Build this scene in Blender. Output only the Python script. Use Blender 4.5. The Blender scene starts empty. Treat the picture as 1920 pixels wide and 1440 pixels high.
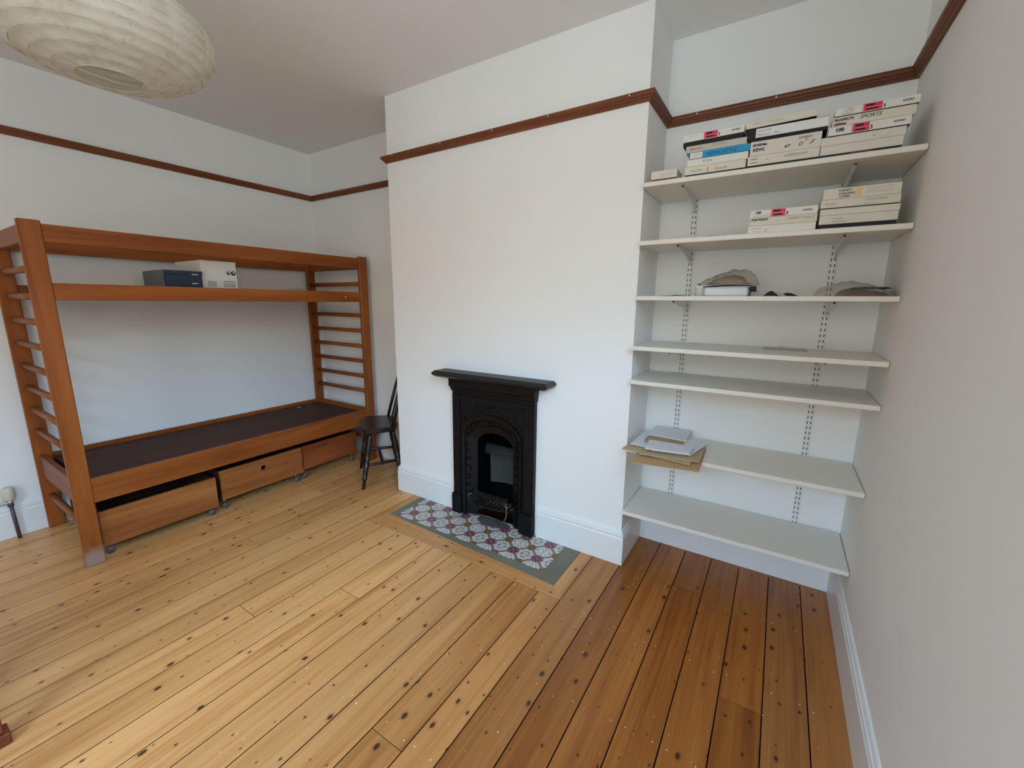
import bpy, bmesh, math, random
from mathutils import Vector, Matrix
random.seed(7)
sc = bpy.context.scene
C = sc.collection

# ---------------------------------------------------------------- camera, sky, exposure
cam_d = bpy.data.cameras.new('camera'); cam = bpy.data.objects.new('camera', cam_d); C.objects.link(cam)
YAW, PITCH, ROLL = 0.5619, -0.1927, 0.0094
cy, sy, cp, sp = math.cos(YAW), math.sin(YAW), math.cos(PITCH), math.sin(PITCH)
fwd = Vector((-sy*cp, cy*cp, sp)); rgt = Vector((cy, sy, 0)); upv = rgt.cross(fwd)
r2 = rgt*math.cos(ROLL) + upv*math.sin(ROLL); u2 = -rgt*math.sin(ROLL) + upv*math.cos(ROLL)
M = Matrix((r2, u2, -fwd)).transposed().to_4x4(); M.translation = Vector((2.2204, -2.0148, 1.363))
cam.matrix_world = M
cam_d.sensor_width = 36; cam_d.lens = 787.03/1920*36; cam_d.clip_start = .02
sc.camera = cam

w = bpy.data.worlds.new('overcast_sky'); sc.world = w; w.use_nodes = True
nt = w.node_tree; nt.nodes.clear()
def N(t, typ, **k):
    n = t.nodes.new(typ)
    for a, b in k.items(): setattr(n, a, b)
    return n
out = N(nt, 'ShaderNodeOutputWorld'); bg = N(nt, 'ShaderNodeBackground'); tc = N(nt, 'ShaderNodeTexCoord')
sep = N(nt, 'ShaderNodeSeparateXYZ'); rp = N(nt, 'ShaderNodeValToRGB')
e = rp.color_ramp.elements            # ground, hazy horizon, blue-white sky
e[0].position = .49; e[0].color = (.142, .158, .158, 1)
e[1].position = .66; e[1].color = (.325, .510, .705, 1)
a = e.new(.505); a.color = (.139, .118, .080, 1)
a = e.new(.60); a.color = (.150, .135, .110, 1)
mr = N(nt, 'ShaderNodeMapRange'); mr.inputs[1].default_value = -1; mr.inputs[2].default_value = 1
nt.links.new(tc.outputs['Generated'], sep.inputs[0]); nt.links.new(sep.outputs[2], mr.inputs[0])
nt.links.new(mr.outputs[0], rp.inputs[0]); nt.links.new(rp.outputs[0], bg.inputs[0]); nt.links.new(bg.outputs[0], out.inputs[0])
bg.inputs[1].default_value = 30.0

# two windows behind the camera: a tall one in the rear wall, a high one in the right wall; portals guide the sky's light through them
REAR, XRW = -3.75, 2.5695
WINS = {'rear': (1.1, 2.4, .60, 2.42), 'right': (-2.7, -1.15, 1.45, 2.50)}
for side, (a0, a1, z0, z1) in WINS.items():
    pl = bpy.data.lights.new('window_portal', 'AREA'); pl.shape = 'RECTANGLE'; pl.cycles.is_portal = True
    po = bpy.data.objects.new('window_portal', pl); C.objects.link(po)
    if side == 'rear': pl.size, pl.size_y = a1-a0, z1-z0; po.location = ((a0+a1)/2, REAR-.16, (z0+z1)/2); po.rotation_euler = (math.radians(90), 0, 0)
    else: pl.size, pl.size_y = z1-z0, a1-a0; po.location = (XRW+.16, (a0+a1)/2, (z0+z1)/2); po.rotation_euler = (0, math.radians(90), 0)

vs = sc.view_settings; sc.display_settings.display_device = 'sRGB'
vs.view_transform = 'Standard'; vs.look = 'None'; vs.gamma = 1; vs.use_curve_mapping = False
vs.exposure = 0.14
sc.cycles.max_bounces = 14; sc.cycles.diffuse_bounces = 9; sc.cycles.glossy_bounces = 4; sc.cycles.transparent_max_bounces = 12
sc.cycles.caustics_reflective = False; sc.cycles.caustics_refractive = False

# ---------------------------------------------------------------- materials
def mat(name, col=(.8, .8, .8), rough=.5, spec=.5, metal=0):
    m = bpy.data.materials.new(name); m.use_nodes = True
    b = m.node_tree.nodes['Principled BSDF']
    b.inputs['Base Color'].default_value = (*col, 1); b.inputs['Roughness'].default_value = rough
    b.inputs['Specular IOR Level'].default_value = spec; b.inputs['Metallic'].default_value = metal
    return m
def bsdf(m): return m.node_tree.nodes['Principled BSDF']
def coords(t, scale, per_object=True):
    tcn = N(t, 'ShaderNodeTexCoord'); mp = N(t, 'ShaderNodeMapping'); mp.inputs['Scale'].default_value = scale
    t.links.new(tcn.outputs['Object'], mp.inputs[0])
    if per_object:
        oi = N(t, 'ShaderNodeObjectInfo'); mu = N(t, 'ShaderNodeMath', operation='MULTIPLY'); mu.inputs[1].default_value = 57.0
        t.links.new(oi.outputs['Random'], mu.inputs[0]); t.links.new(mu.outputs[0], mp.inputs['Location'])
    return mp.outputs[0]
def ramp(t, fac, stops):
    r = N(t, 'ShaderNodeValToRGB'); el = r.color_ramp.elements
    el[0].position, el[0].color = stops[0][0], (*stops[0][1], 1); el[1].position, el[1].color = stops[-1][0], (*stops[-1][1], 1)
    for p_, c_ in stops[1:-1]:
        x = el.new(p_); x.color = (*c_, 1)
    t.links.new(fac, r.inputs[0]); return r.outputs[0]
def noise(t, vec, scale, detail=4, rough=.55, dist=0):
    n = N(t, 'ShaderNodeTexNoise'); n.inputs['Scale'].default_value = scale; n.inputs['Detail'].default_value = detail
    n.inputs['Roughness'].default_value = rough; n.inputs['Distortion'].default_value = dist
    t.links.new(vec, n.inputs['Vector']); return n.outputs['Fac']
def mix(t, fac, a_, b_, mode='MIX'):
    n = N(t, 'ShaderNodeMix', data_type='RGBA', blend_type=mode)
    for s, v in ((n.inputs[0], fac), (n.inputs[6], a_), (n.inputs[7], b_)):
        if isinstance(v, bpy.types.NodeSocket): t.links.new(v, s)
        elif isinstance(v, tuple): s.default_value = (*v, 1)
        else: s.default_value = v
    return n.outputs[2]
def math_(t, op, a_, b_=None):
    n = N(t, 'ShaderNodeMath', operation=op)
    for s, v in ((n.inputs[0], a_), (n.inputs[1], b_)):
        if v is None: continue
        if isinstance(v, bpy.types.NodeSocket): t.links.new(v, s)
        else: s.default_value = v
    return n.outputs[0]
def bump(m, h, strength=.2, dist=.002):
    t = m.node_tree; b = N(t, 'ShaderNodeBump'); b.inputs['Strength'].default_value = strength; b.inputs['Distance'].default_value = dist
    t.links.new(h, b.inputs['Height']); t.links.new(b.outputs[0], bsdf(m).inputs['Normal'])

def painted(name, col, rough=.7, bs=.25, scale=90, var=.03, spec=.3):
    m = mat(name, col, rough, spec); t = m.node_tree
    v = coords(t, (1, 1, 1), False)
    n1 = noise(t, v, 1.3, 3); n2 = noise(t, v, scale, 3)
    c2 = tuple(x*(1-var) for x in col)
    t.links.new(mix(t, n1, col, c2), bsdf(m).inputs['Base Color'])
    bump(m, n2, bs, .0015); return m
WALL = painted('wall_paint', (.85, .85, .835))
CEIL = painted('ceiling_paint', (.83, .83, .82), .8)
GLOSS = painted('gloss_white', (.80, .80, .79), .35, .08, 40, .03, .5)
SHELF = painted('shelf_white', (.77, .735, .665), .4, .06, 30, .07, .5)
STEEL = mat('white_steel', (.78, .78, .76), .35)
SLOT = mat('slot_dark', (.05, .05, .05), .8)

def wood(name, dark, mid, light, axis, rough=.42, grain=1.0, spec=.28, varn=.12):
    m = mat(name, mid, rough, spec); t = m.node_tree
    s = [26, 26, 26]; s[axis] = 1.6
    v = coords(t, tuple(x*grain for x in s))
    s2 = [7, 7, 7]; s2[axis] = 1.1; v2 = coords(t, tuple(s2))
    n1 = noise(t, v, 1.0, 5, .6, .6); n2 = noise(t, v2, 1.0, 3, .5, .4)
    f = math_(t, 'ADD', math_(t, 'MULTIPLY', n1, .55), math_(t, 'MULTIPLY', n2, .45))
    c = ramp(t, f, [(.30, dark), (.50, mid), (.70, light)])
    oi = N(t, 'ShaderNodeObjectInfo')
    hs = N(t, 'ShaderNodeHueSaturation'); t.links.new(c, hs.inputs['Color'])
    vv = N(t, 'ShaderNodeMapRange'); vv.inputs[3].default_value = 1-varn; vv.inputs[4].default_value = 1+varn
    t.links.new(oi.outputs['Random'], vv.inputs[0]); t.links.new(vv.outputs[0], hs.inputs['Value'])
    t.links.new(hs.outputs[0], bsdf(m).inputs['Base Color'])
    bump(m, n1, .08, .001); return m
BD, BM, BL = (.15, .036, .006), (.27, .072, .012), (.37, .118, .024)
BED = [wood('bed_wood_%s' % 'xyz'[i], BD, BM, BL, i) for i in range(3)]
DRW = wood('drawer_wood', (.21, .065, .018), (.37, .13, .034), (.47, .20, .06), 1)
BASE = wood('base_board', (.050, .019, .012), (.075, .029, .019), (.105, .043, .030), 1, .65, 1.0, .15)
RAILX = [wood('rail_wood_%s' % 'xyz'[i], (.09, .025, .010), (.17, .050, .018), (.24, .085, .034), i, .42) for i in range(2)]
TABLEW = wood('redwood', (.09, .018, .008), (.17, .04, .016), (.24, .07, .03), 2, .3)

def pine(axis, tone=0.):        # tone 0: pale boards; 1: deep amber boards
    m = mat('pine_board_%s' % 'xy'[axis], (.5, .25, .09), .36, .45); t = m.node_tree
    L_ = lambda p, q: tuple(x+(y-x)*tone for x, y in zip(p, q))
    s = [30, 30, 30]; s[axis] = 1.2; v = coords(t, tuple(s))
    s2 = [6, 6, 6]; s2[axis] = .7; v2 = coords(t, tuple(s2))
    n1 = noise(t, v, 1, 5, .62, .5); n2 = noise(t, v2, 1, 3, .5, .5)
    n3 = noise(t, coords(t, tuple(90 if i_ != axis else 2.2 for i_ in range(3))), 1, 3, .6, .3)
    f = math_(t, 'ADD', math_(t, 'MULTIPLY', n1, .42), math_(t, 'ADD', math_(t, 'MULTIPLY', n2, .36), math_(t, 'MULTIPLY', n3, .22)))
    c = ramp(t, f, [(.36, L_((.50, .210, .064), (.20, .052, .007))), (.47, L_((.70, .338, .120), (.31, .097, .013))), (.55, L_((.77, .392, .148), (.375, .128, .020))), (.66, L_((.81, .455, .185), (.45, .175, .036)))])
    # knots: sparse cells, dark heart with a soft reddish ring, stretched along the board
    k = [14, 14, 14]; k[axis] = 8.5
    tcn = N(t, 'ShaderNodeTexCoord'); mp = N(t, 'ShaderNodeMapping'); mp.inputs['Scale'].default_value = k
    oi = N(t, 'ShaderNodeObjectInfo'); t.links.new(tcn.outputs['Object'], mp.inputs[0])
    cmb = N(t, 'ShaderNodeCombineXYZ'); rr = math_(t, 'MULTIPLY', oi.outputs['Random'], 41.0)
    t.links.new(rr, cmb.inputs[0]); t.links.new(rr, cmb.inputs[1]); cmb.inputs[2].default_value = .5
    flat = N(t, 'ShaderNodeVectorMath', operation='MULTIPLY'); flat.inputs[1].default_value = (1, 1, 0)
    t.links.new(mp.outputs[0], flat.inputs[0])
    add = N(t, 'ShaderNodeVectorMath', operation='ADD'); t.links.new(flat.outputs[0], add.inputs[0]); t.links.new(cmb.outputs[0], add.inputs[1])
    vo = N(t, 'ShaderNodeTexVoronoi', voronoi_dimensions='2D'); vo.inputs['Scale'].default_value = 1; vo.inputs['Randomness'].default_value = 1
    t.links.new(add.outputs[0], vo.inputs['Vector'])
    sc_ = N(t, 'ShaderNodeSeparateColor'); t.links.new(vo.outputs['Color'], sc_.inputs[0])
    pick = math_(t, 'GREATER_THAN', sc_.outputs[0], .40)
    size = N(t, 'ShaderNodeMapRange'); size.inputs[3].default_value = .028; size.inputs[4].default_value = .118
    sq = math_(t, 'POWER', sc_.outputs[1], 2.2)
    t.links.new(sq, size.inputs[0])
    d = math_(t, 'DIVIDE', vo.outputs['Distance'], size.outputs[0])
    heart = N(t, 'ShaderNodeMapRange'); heart.interpolation_type = 'SMOOTHSTEP'
    heart.inputs[1].default_value = .75; heart.inputs[2].default_value = 1.1; heart.inputs[3].default_value = 1; heart.inputs[4].default_value = 0
    t.links.new(d, heart.inputs[0])
    halo = N(t, 'ShaderNodeMapRange'); halo.interpolation_type = 'SMOOTHSTEP'
    halo.inputs[1].default_value = .9; halo.inputs[2].default_value = 2.4; halo.inputs[3].default_value = .42; halo.inputs[4].default_value = 0
    t.links.new(d, halo.inputs[0])
    hf = math_(t, 'MULTIPLY', halo.outputs[0], pick); kf = math_(t, 'MULTIPLY', heart.outputs[0], pick)
    c = mix(t, hf, c, L_((.40, .16, .045), (.17, .045, .008))); c = mix(t, math_(t, 'MULTIPLY', kf, .92), c, (.045, .014, .008))
    hs = N(t, 'ShaderNodeHueSaturation'); t.links.new(c, hs.inputs['Color'])
    vv = N(t, 'ShaderNodeMapRange'); vv.inputs[3].default_value = .88; vv.inputs[4].default_value = 1.08
    t.links.new(oi.outputs['Random'], vv.inputs[0]); t.links.new(vv.outputs[0], hs.inputs['Value'])
    t.links.new(hs.outputs[0], bsdf(m).inputs['Base Color'])
    rg = N(t, 'ShaderNodeMapRange'); rg.inputs[3].default_value = .28; rg.inputs[4].default_value = .46
    t.links.new(n2, rg.inputs[0]); t.links.new(rg.outputs[0], bsdf(m).inputs['Roughness'])
    bump(m, n1, .06, .001); return m
PINE = [pine(0, .45), pine(1, .45)]
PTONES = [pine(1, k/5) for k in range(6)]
GAP = mat('gap_dark', (.018, .008, .005), 1.0, .0)
IRON = mat('black_iron', (.0035, .0035, .004), .46, .26); bump(IRON, noise(IRON.node_tree, coords(IRON.node_tree, (1, 1, 1), False), 60, 3), .2, .002)
IRONTOP = mat('iron_blacking', (.016, .017, .017), .42, .35)
SOOT = mat('soot', (.003, .003, .003), .9, .05)
FIREBRICK = painted('fireclay', (.060, .066, .062), .9, .5, 50, .5)
RODM = mat('worn_iron_rod', (.18, .18, .17), .35, .5, .6)
CHAIR = mat('dark_stained_wood', (.012, .008, .006), .32, .5)
SLATE = painted('grey_cement', (.27, .25, .19), .8, .6, 26, .62)
BLACKCARD = mat('black_card', (.010, .010, .012), .6, .3)
def card(name, col, var=.06): return painted(name, col, .75, .03, 60, var, .2)
CREAM = card('cream_card', (.71, .67, .575)); WHITE = card('white_card', (.76, .75, .70)); GREYC = card('grey_card', (.55, .52, .46))
PALE = card('pale_card', (.70, .67, .60)); LABEL = card('paper_label', (.78, .78, .75))
BLUE = mat('blue_label', (.0, .28, .55), .5); REDL = mat('red_label', (.66, .012, .07), .5); PINK = mat('pink_label', (.75, .22, .30), .5)
YEL = mat('yellow_sticker', (.72, .50, .20), .6)
INK = mat('black_ink', (.02, .02, .022), .7, .2); GREYINK = mat('grey_ink', (.22, .215, .21), .8, .1); PENCIL = mat('pencil', (.42, .41, .38), .8, .1)
REDINK = mat('red_ink', (.42, .08, .08), .7); BLUEINK = mat('blue_ink', (.0, .09, .25), .7); BRINK = mat('brown_ink', (.35, .22, .16), .8, .1)
GREENK = mat('dark_green_ink', (.05, .08, .05), .7)
NAVY = mat('navy_card', (.006, .022, .060), .5); GREYSH = mat('grey_shoebox_end', (.15, .16, .16), .6)
MANILA = card('manila_paper', (.46, .30, .15)); BUFF = card('buff_paper', (.50, .37, .22)); PAPER = card('white_paper', (.74, .74, .76)); CARDB = card('cardboard', (.42, .30, .17))
BROWNP = painted('brown_leatherette', (.13, .052, .026), .55, .3, 30, .3)
RUBBER = mat('grey_caster', (.13, .125, .12), .6, .2); CHROME = mat('chrome_bracket', (.6, .6, .6), .3, .5, .9)
PIPE = mat('dark_pipe', (.075, .055, .060), .4); VALVE = mat('cream_valve', (.62, .58, .45), .4)
FLECK = mat('paint_fleck', (.74, .70, .60), .6)
FILLER = mat('filler_spot', (.75, .66, .56), .6)
# thin clear plastic
def plastic(name, tint=(.85, .85, .83), op=.35):
    m = bpy.data.materials.new(name); m.use_nodes = True; t = m.node_tree; t.nodes.clear()
    o = N(t, 'ShaderNodeOutputMaterial'); tr = N(t, 'ShaderNodeBsdfTransparent'); tr.inputs[0].default_value = (*tint, 1)
    g = N(t, 'ShaderNodeBsdfGlossy'); g.inputs['Roughness'].default_value = .12
    df = N(t, 'ShaderNodeBsdfDiffuse'); df.inputs[0].default_value = (.62, .61, .58, 1)
    lw = N(t, 'ShaderNodeLayerWeight'); lw.inputs[0].default_value = .5
    fr = math_(t, 'ADD', math_(t, 'MULTIPLY', math_(t, 'POWER', lw.outputs['Facing'], 4.0), .55), .04)
    m1 = N(t, 'ShaderNodeMixShader'); m1.inputs[0].default_value = op; t.links.new(tr.outputs[0], m1.inputs[1]); t.links.new(df.outputs[0], m1.inputs[2])
    m2 = N(t, 'ShaderNodeMixShader'); t.links.new(fr, m2.inputs[0]); t.links.new(m1.outputs[0], m2.inputs[1]); t.links.new(g.outputs[0], m2.inputs[2])
    t.links.new(m2.outputs[0], o.inputs[0]); return m
POLY = plastic('clear_plastic', (.93, .92, .90), .10); POLYG = plastic('thin_clear_film', (.93, .93, .92), .14)
GLASS = plastic('window_glass', (.97, .97, .97), .0)
# aged lantern paper: diffuse and translucent
PAPERL = bpy.data.materials.new('lantern_paper'); PAPERL.use_nodes = True
t = PAPERL.node_tree; t.nodes.clear(); o_ = N(t, 'ShaderNodeOutputMaterial')
v = coords(t, (1, 1, 1), False); n1 = noise(t, v, 7, 5, .6, .6); n2 = noise(t, v, 28, 4, .6, 0)
cc = ramp(t, n1, [(.30, (.66, .60, .50)), (.50, (.78, .755, .68)), (.70, (.84, .83, .78))])
cc = mix(t, math_(t, 'MULTIPLY', math_(t, 'GREATER_THAN', n2, .60), .30), cc, (.56, .45, .32))
d_ = N(t, 'ShaderNodeBsdfDiffuse'); tl = N(t, 'ShaderNodeBsdfTranslucent'); ms = N(t, 'ShaderNodeMixShader'); ms.inputs[0].default_value = .42
t.links.new(cc, d_.inputs[0]); t.links.new(cc, tl.inputs[0]); t.links.new(d_.outputs[0], ms.inputs[1]); t.links.new(tl.outputs[0], ms.inputs[2]); t.links.new(ms.outputs[0], o_.inputs[0])
RIBM = mat('bamboo_rib', (.52, .44, .32), .7)

# hearth tile: purple flower at the centre, brown rosettes at the corners, white sprigged half-lozenges between
T = .1528
def tile_mat():
    m = mat('hearth_tile', (.7, .7, .66), .35, .4); t = m.node_tree
    tcn = N(t, 'ShaderNodeTexCoord'); sp_ = N(t, 'ShaderNodeSeparateXYZ'); t.links.new(tcn.outputs['Object'], sp_.inputs[0])
    X = math_(t, 'DIVIDE', sp_.outputs[0], T); Y = math_(t, 'DIVIDE', sp_.outputs[1], T)      # -.5 .. .5
    ax = math_(t, 'ABSOLUTE', X); ay = math_(t, 'ABSOLUTE', Y)
    r = math_(t, 'SQRT', math_(t, 'ADD', math_(t, 'MULTIPLY', X, X), math_(t, 'MULTIPLY', Y, Y)))
    cx_ = math_(t, 'SUBTRACT', .5, ax); cy_ = math_(t, 'SUBTRACT', .5, ay)
    rc = math_(t, 'SQRT', math_(t, 'ADD', math_(t, 'MULTIPLY', cx_, cx_), math_(t, 'MULTIPLY', cy_, cy_)))
    diag = math_(t, 'ABSOLUTE', math_(t, 'SUBTRACT', ax, ay))
    vec = N(t, 'ShaderNodeMapping'); vec.inputs['Scale'].default_value = (1, 1, 1); t.links.new(tcn.outputs['Object'], vec.inputs[0])
    # sprigs: mirrored black and grey leaf marks on the white ground
    mir = N(t, 'ShaderNodeCombineXYZ'); t.links.new(ax, mir.inputs[0]); t.links.new(ay, mir.inputs[1])
    nz = noise(t, mir.outputs[0], 15, 2, .5, 1.2)
    leaf = math_(t, 'GREATER_THAN', nz, .56)
    nz2 = noise(t, mir.outputs[0], 22, 2, .5, .6); pk = math_(t, 'GREATER_THAN', nz2, .60)
    c = mix(t, math_(t, 'MULTIPLY', pk, .6), (.72, .71, .66), (.40, .24, .24))
    c = mix(t, math_(t, 'MULTIPLY', leaf, .92), c, (.055, .05, .055))
    band = math_(t, 'LESS_THAN', diag, .085); c = mix(t, band, c, (.27, .165, .125))
    e1 = math_(t, 'MULTIPLY', math_(t, 'GREATER_THAN', diag, .085), math_(t, 'LESS_THAN', diag, .135)); c = mix(t, e1, c, (.76, .74, .69))
    dn = noise(t, mir.outputs[0], 26, 2); c = mix(t, math_(t, 'MULTIPLY', math_(t, 'LESS_THAN', r, .235), math_(t, 'GREATER_THAN', dn, .52)), c, (.10, .014, .030))
    ang = math_(t, 'MULTIPLY', math_(t, 'MAXIMUM', ax, ay), 1.0); mn = math_(t, 'MINIMUM', ax, ay)
    petal = math_(t, 'MULTIPLY', math_(t, 'LESS_THAN', mn, .065), math_(t, 'LESS_THAN', ang, .20)); c = mix(t, petal, c, (.15, .028, .05))
    c = mix(t, math_(t, 'LESS_THAN', r, .05), c, (.42, .16, .24))
    c = mix(t, math_(t, 'LESS_THAN', rc, .19), c, (.25, .150, .075))
    c = mix(t, math_(t, 'LESS_THAN', rc, .125), c, (.15, .085, .03))
    c = mix(t, math_(t, 'LESS_THAN', rc, .05), c, (.33, .20, .07))
    # dust and dirt, spread over the hearth (own shape)
    dt = noise(t, vec.outputs[0], 9, 4); c = mix(t, math_(t, 'MULTIPLY', dt, .30), c, (.22, .19, .16))
    t.links.new(c, bsdf(m).inputs['Base Color']); return m
TILE = tile_mat()

# ---------------------------------------------------------------- helpers
def tag(o, label=None, cat=None, group=None, kind=None):
    if label: o['label'] = label
    if cat: o['category'] = cat
    if group: o['group'] = group
    if kind: o['kind'] = kind
    return o
def thing(name, label, cat, loc=(0, 0, 0), rz=0, group=None):
    o = bpy.data.objects.new(name, None); C.objects.link(o); o.empty_display_size = .05
    o.location = loc; o.rotation_euler = (0, 0, rz); return tag(o, label, cat, group)
def root_of(o):
    while o.parent: o = o.parent
    return o
def obj(name, bm, m, parent=None, world=False, smooth=False, recalc=True):
    if recalc: bmesh.ops.recalc_face_normals(bm, faces=bm.faces)
    me = bpy.data.meshes.new(name); bm.to_mesh(me); bm.free()
    return link(name, me, m, parent, world, smooth)
def link(name, me, m, parent=None, world=False, smooth=False):
    if smooth:
        for p in me.polygons: p.use_smooth = True
    me.materials.append(m)
    o = bpy.data.objects.new(name, me); C.objects.link(o)
    if parent is not None:
        if world: me.transform(Matrix.Translation(-offset(parent)))
        o.parent = parent
    return o
def offset(p):                       # world origin of an unrotated parent chain
    v = Vector((0, 0, 0))
    while p: v += p.location; p = p.parent
    return v
def add_box(bm, x0, x1, y0, y1, z0, z1, bev=0):
    vs_ = [bm.verts.new((x, y, z)) for x in (x0, x1) for y in (y0, y1) for z in (z0, z1)]
    fs = [bm.faces.new([vs_[i] for i in q]) for q in ((0, 1, 3, 2), (4, 6, 7, 5), (0, 4, 5, 1), (2, 3, 7, 6), (0, 2, 6, 4), (1, 5, 7, 3))]
    if bev:
        es = list({e for f in fs for e in f.edges}); bmesh.ops.bevel(bm, geom=es, offset=bev, segments=1, affect='EDGES')
    return bm
def box(name, x0, x1, y0, y1, z0, z1, m, parent=None, bev=.002, world=True):
    return obj(name, add_box(bmesh.new(), x0, x1, y0, y1, z0, z1, bev), m, parent, world)
def add_tube(bm, pts, rad, n=10, caps=True):
    pts = [Vector(p) for p in pts]; rads = rad if isinstance(rad, (list, tuple)) else [rad]*len(pts); rings = []; prev = None
    for i, p in enumerate(pts):
        d = (pts[min(i+1, len(pts)-1)] - pts[max(i-1, 0)]).normalized()
        a_ = prev - d*prev.dot(d) if prev else d.orthogonal()
        a_.normalize(); prev = a_; b_ = d.cross(a_)
        rings.append([bm.verts.new(p + (a_*math.cos(2*math.pi*k/n) + b_*math.sin(2*math.pi*k/n))*rads[i]) for k in range(n)])
    for r0, r1 in zip(rings, rings[1:]):
        for k in range(n): bm.faces.new((r0[k], r0[(k+1) % n], r1[(k+1) % n], r1[k]))
    if caps: bm.faces.new(rings[0][::-1]); bm.faces.new(rings[-1])
    return bm
def tube(name, pts, rad, m, parent=None, n=10, world=True): return obj(name, add_tube(bmesh.new(), pts, rad, n), m, parent, world, True)
def add_prism(bm, poly, z0, z1, bev=0):
    lo = [bm.verts.new((x, y, z0)) for x, y in poly]; hi = [bm.verts.new((x, y, z1)) for x, y in poly]
    fs = [bm.faces.new(lo[::-1]), bm.faces.new(hi)]
    for i in range(len(poly)):
        j = (i+1) % len(poly); fs.append(bm.faces.new((lo[i], lo[j], hi[j], hi[i])))
    if bev: bmesh.ops.bevel(bm, geom=list({e for f in fs for e in f.edges}), offset=bev, segments=1, affect='EDGES')
    return bm
def add_lathe(bm, prof, n=24, axis=Vector((0, 0, 1)), org=Vector((0, 0, 0))):
    rings = [[bm.verts.new(org + Vector((r*math.cos(2*math.pi*k/n), r*math.sin(2*math.pi*k/n), z))) for k in range(n)] for r, z in prof]
    for r0, r1 in zip(rings, rings[1:]):
        for k in range(n): bm.faces.new((r0[k], r0[(k+1) % n], r1[(k+1) % n], r1[k]))
    return rings
def struct(o, label): return tag(o, label, None, None, 'structure')
def text(s, size, x, z, y, m, parent, shear=0., bold=0., name='lettering', rot=0.):
    cu = bpy.data.curves.new('lettering', 'FONT'); cu.body = s; cu.size = size; cu.shear = shear; cu.offset = bold; cu.resolution_u = 2
    o = bpy.data.objects.new('lettering_tmp', cu); C.objects.link(o)
    me = bpy.data.meshes.new_from_object(o); bpy.data.objects.remove(o); bpy.data.curves.remove(cu)
    me.transform(Matrix.Translation((x, y, z)) @ Matrix.Rotation(rot, 4, 'Y') @ Matrix.Rotation(math.pi/2, 4, 'X'))
    me.name = name
    if len(me.vertices) == 0: return None
    return link(name, me, m, parent, True)

# ---------------------------------------------------------------- room dimensions (metres)
XL, XR, W, D, DL, ZC, ZR = -1.4015, 2.5695, 1.6385, .3404, .3813, 2.6038, 2.2192
S = [1.8821, 1.6378, 1.3953, 1.1661, 1.0026, .6624, .3145]

# floor: joists' dark bed plus every board
fl = struct(box('floor', XL-.1, XR+.1, REAR-.1, DL+.1, -.07, -.024, GAP, None, 0), 'bare varnished pine floorboards with dark knots and gaps')
gx = [XL, -1.385, -1.245, -1.105, -.965, -.825, -.685, -.5447, -.4037, -.2595, -.1222, .0144, .1512, .286, .4206, .5688, .7057, .8388, .976, 1.110, 1.245, 1.381, 1.495, 1.645, 1.779, 1.9145, 2.0476, 2.1809, 2.3146, 2.4472, XR]
HX0, HX1 = .2056, 1.4215
joints = {2.1809: [-.56], 1.9145: [-.02, -2.6], .5688: [-.93], .286: [-1.25], -.685: [-1.0], -.5447: [-.35], -.1222: [-2.2], -.825: [-1.9], .976: [-2.1], 1.245: [-1.3], -.2595: [-.95]}
def tone(x):  # boards run pale on the left to deep amber on the right
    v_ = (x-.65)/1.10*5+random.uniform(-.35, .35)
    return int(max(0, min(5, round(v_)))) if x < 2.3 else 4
for xa, xb in zip(gx, gx[1:]):
    if xb-xa < .03: continue
    yend = DL if xa < 0 else (D if xb > W-.01 else 0.)
    if .1 < xa and xb < 1.5: yend = -.4225
    if xa < .02 and xb > .02: yend = DL
    cuts = [REAR] + sorted(joints.get(xa, [])) + [yend]
    for ya, yb in zip(cuts, cuts[1:]):
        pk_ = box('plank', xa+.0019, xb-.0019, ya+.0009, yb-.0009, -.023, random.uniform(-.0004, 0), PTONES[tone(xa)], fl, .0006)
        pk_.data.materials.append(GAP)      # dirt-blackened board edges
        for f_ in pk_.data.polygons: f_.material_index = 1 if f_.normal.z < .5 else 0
# mitred border boards round the hearth
def border(poly, m): obj('border_board', add_prism(bmesh.new(), poly, -.023, 0, .001), m, fl, True)
border([(.153, -.4205), (1.493, -.4205), (1.4235, -.3495), (.2040, -.2945)], PINE[0])
border([(.153, -.4205), (.2040, -.2945), (.2040, .02), (.153, .02)], PINE[1])
border([(1.4235, -.3495), (1.493, -.4205), (1.493, .02), (1.4235, .02)], PINE[1])
# paint flecks left on the boards
bm = bmesh.new()
for i in range(190):
    x = random.gauss(1.75, .55) if random.random() < .6 else random.uniform(-.4, 2.5); y = random.uniform(-1.7, .1)
    if not (-.6 < x < 2.5) or (x < W+.03 and y > -.03) or (.19 < x < 1.44 and y > -.36): continue
    r = random.uniform(.0010, .0026); a0 = random.uniform(0, 6.28)
    add_prism(bm, [(x+r*random.uniform(.6, 1.3)*math.cos(a0+k*1.2566), y+r*random.uniform(.6, 1.3)*math.sin(a0+k*1.2566)) for k in range(5)], .0001, .0007)
for ex in gx[1:-1]:                  # filled nail heads: two beside each board edge on every joist line
    for yj in (-.455, -.86, -1.27, -.06):
        for dx in (-.022, .022):
            if yj > -.1 and ex+dx < W+.03 or random.random() < .25: continue
            x, y, r = ex+dx+random.uniform(-.006, .006), yj+random.uniform(-.012, .012), random.uniform(.0018, .0030)
            add_prism(bm, [(x+r*math.cos(k*1.2566), y+r*math.sin(k*1.2566)) for k in range(5)], .0001, .0007)
tag(obj('paint_flecks', bm, FLECK, fl, True), 'tiny white paint flecks on the boards', kind='stuff')

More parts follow.
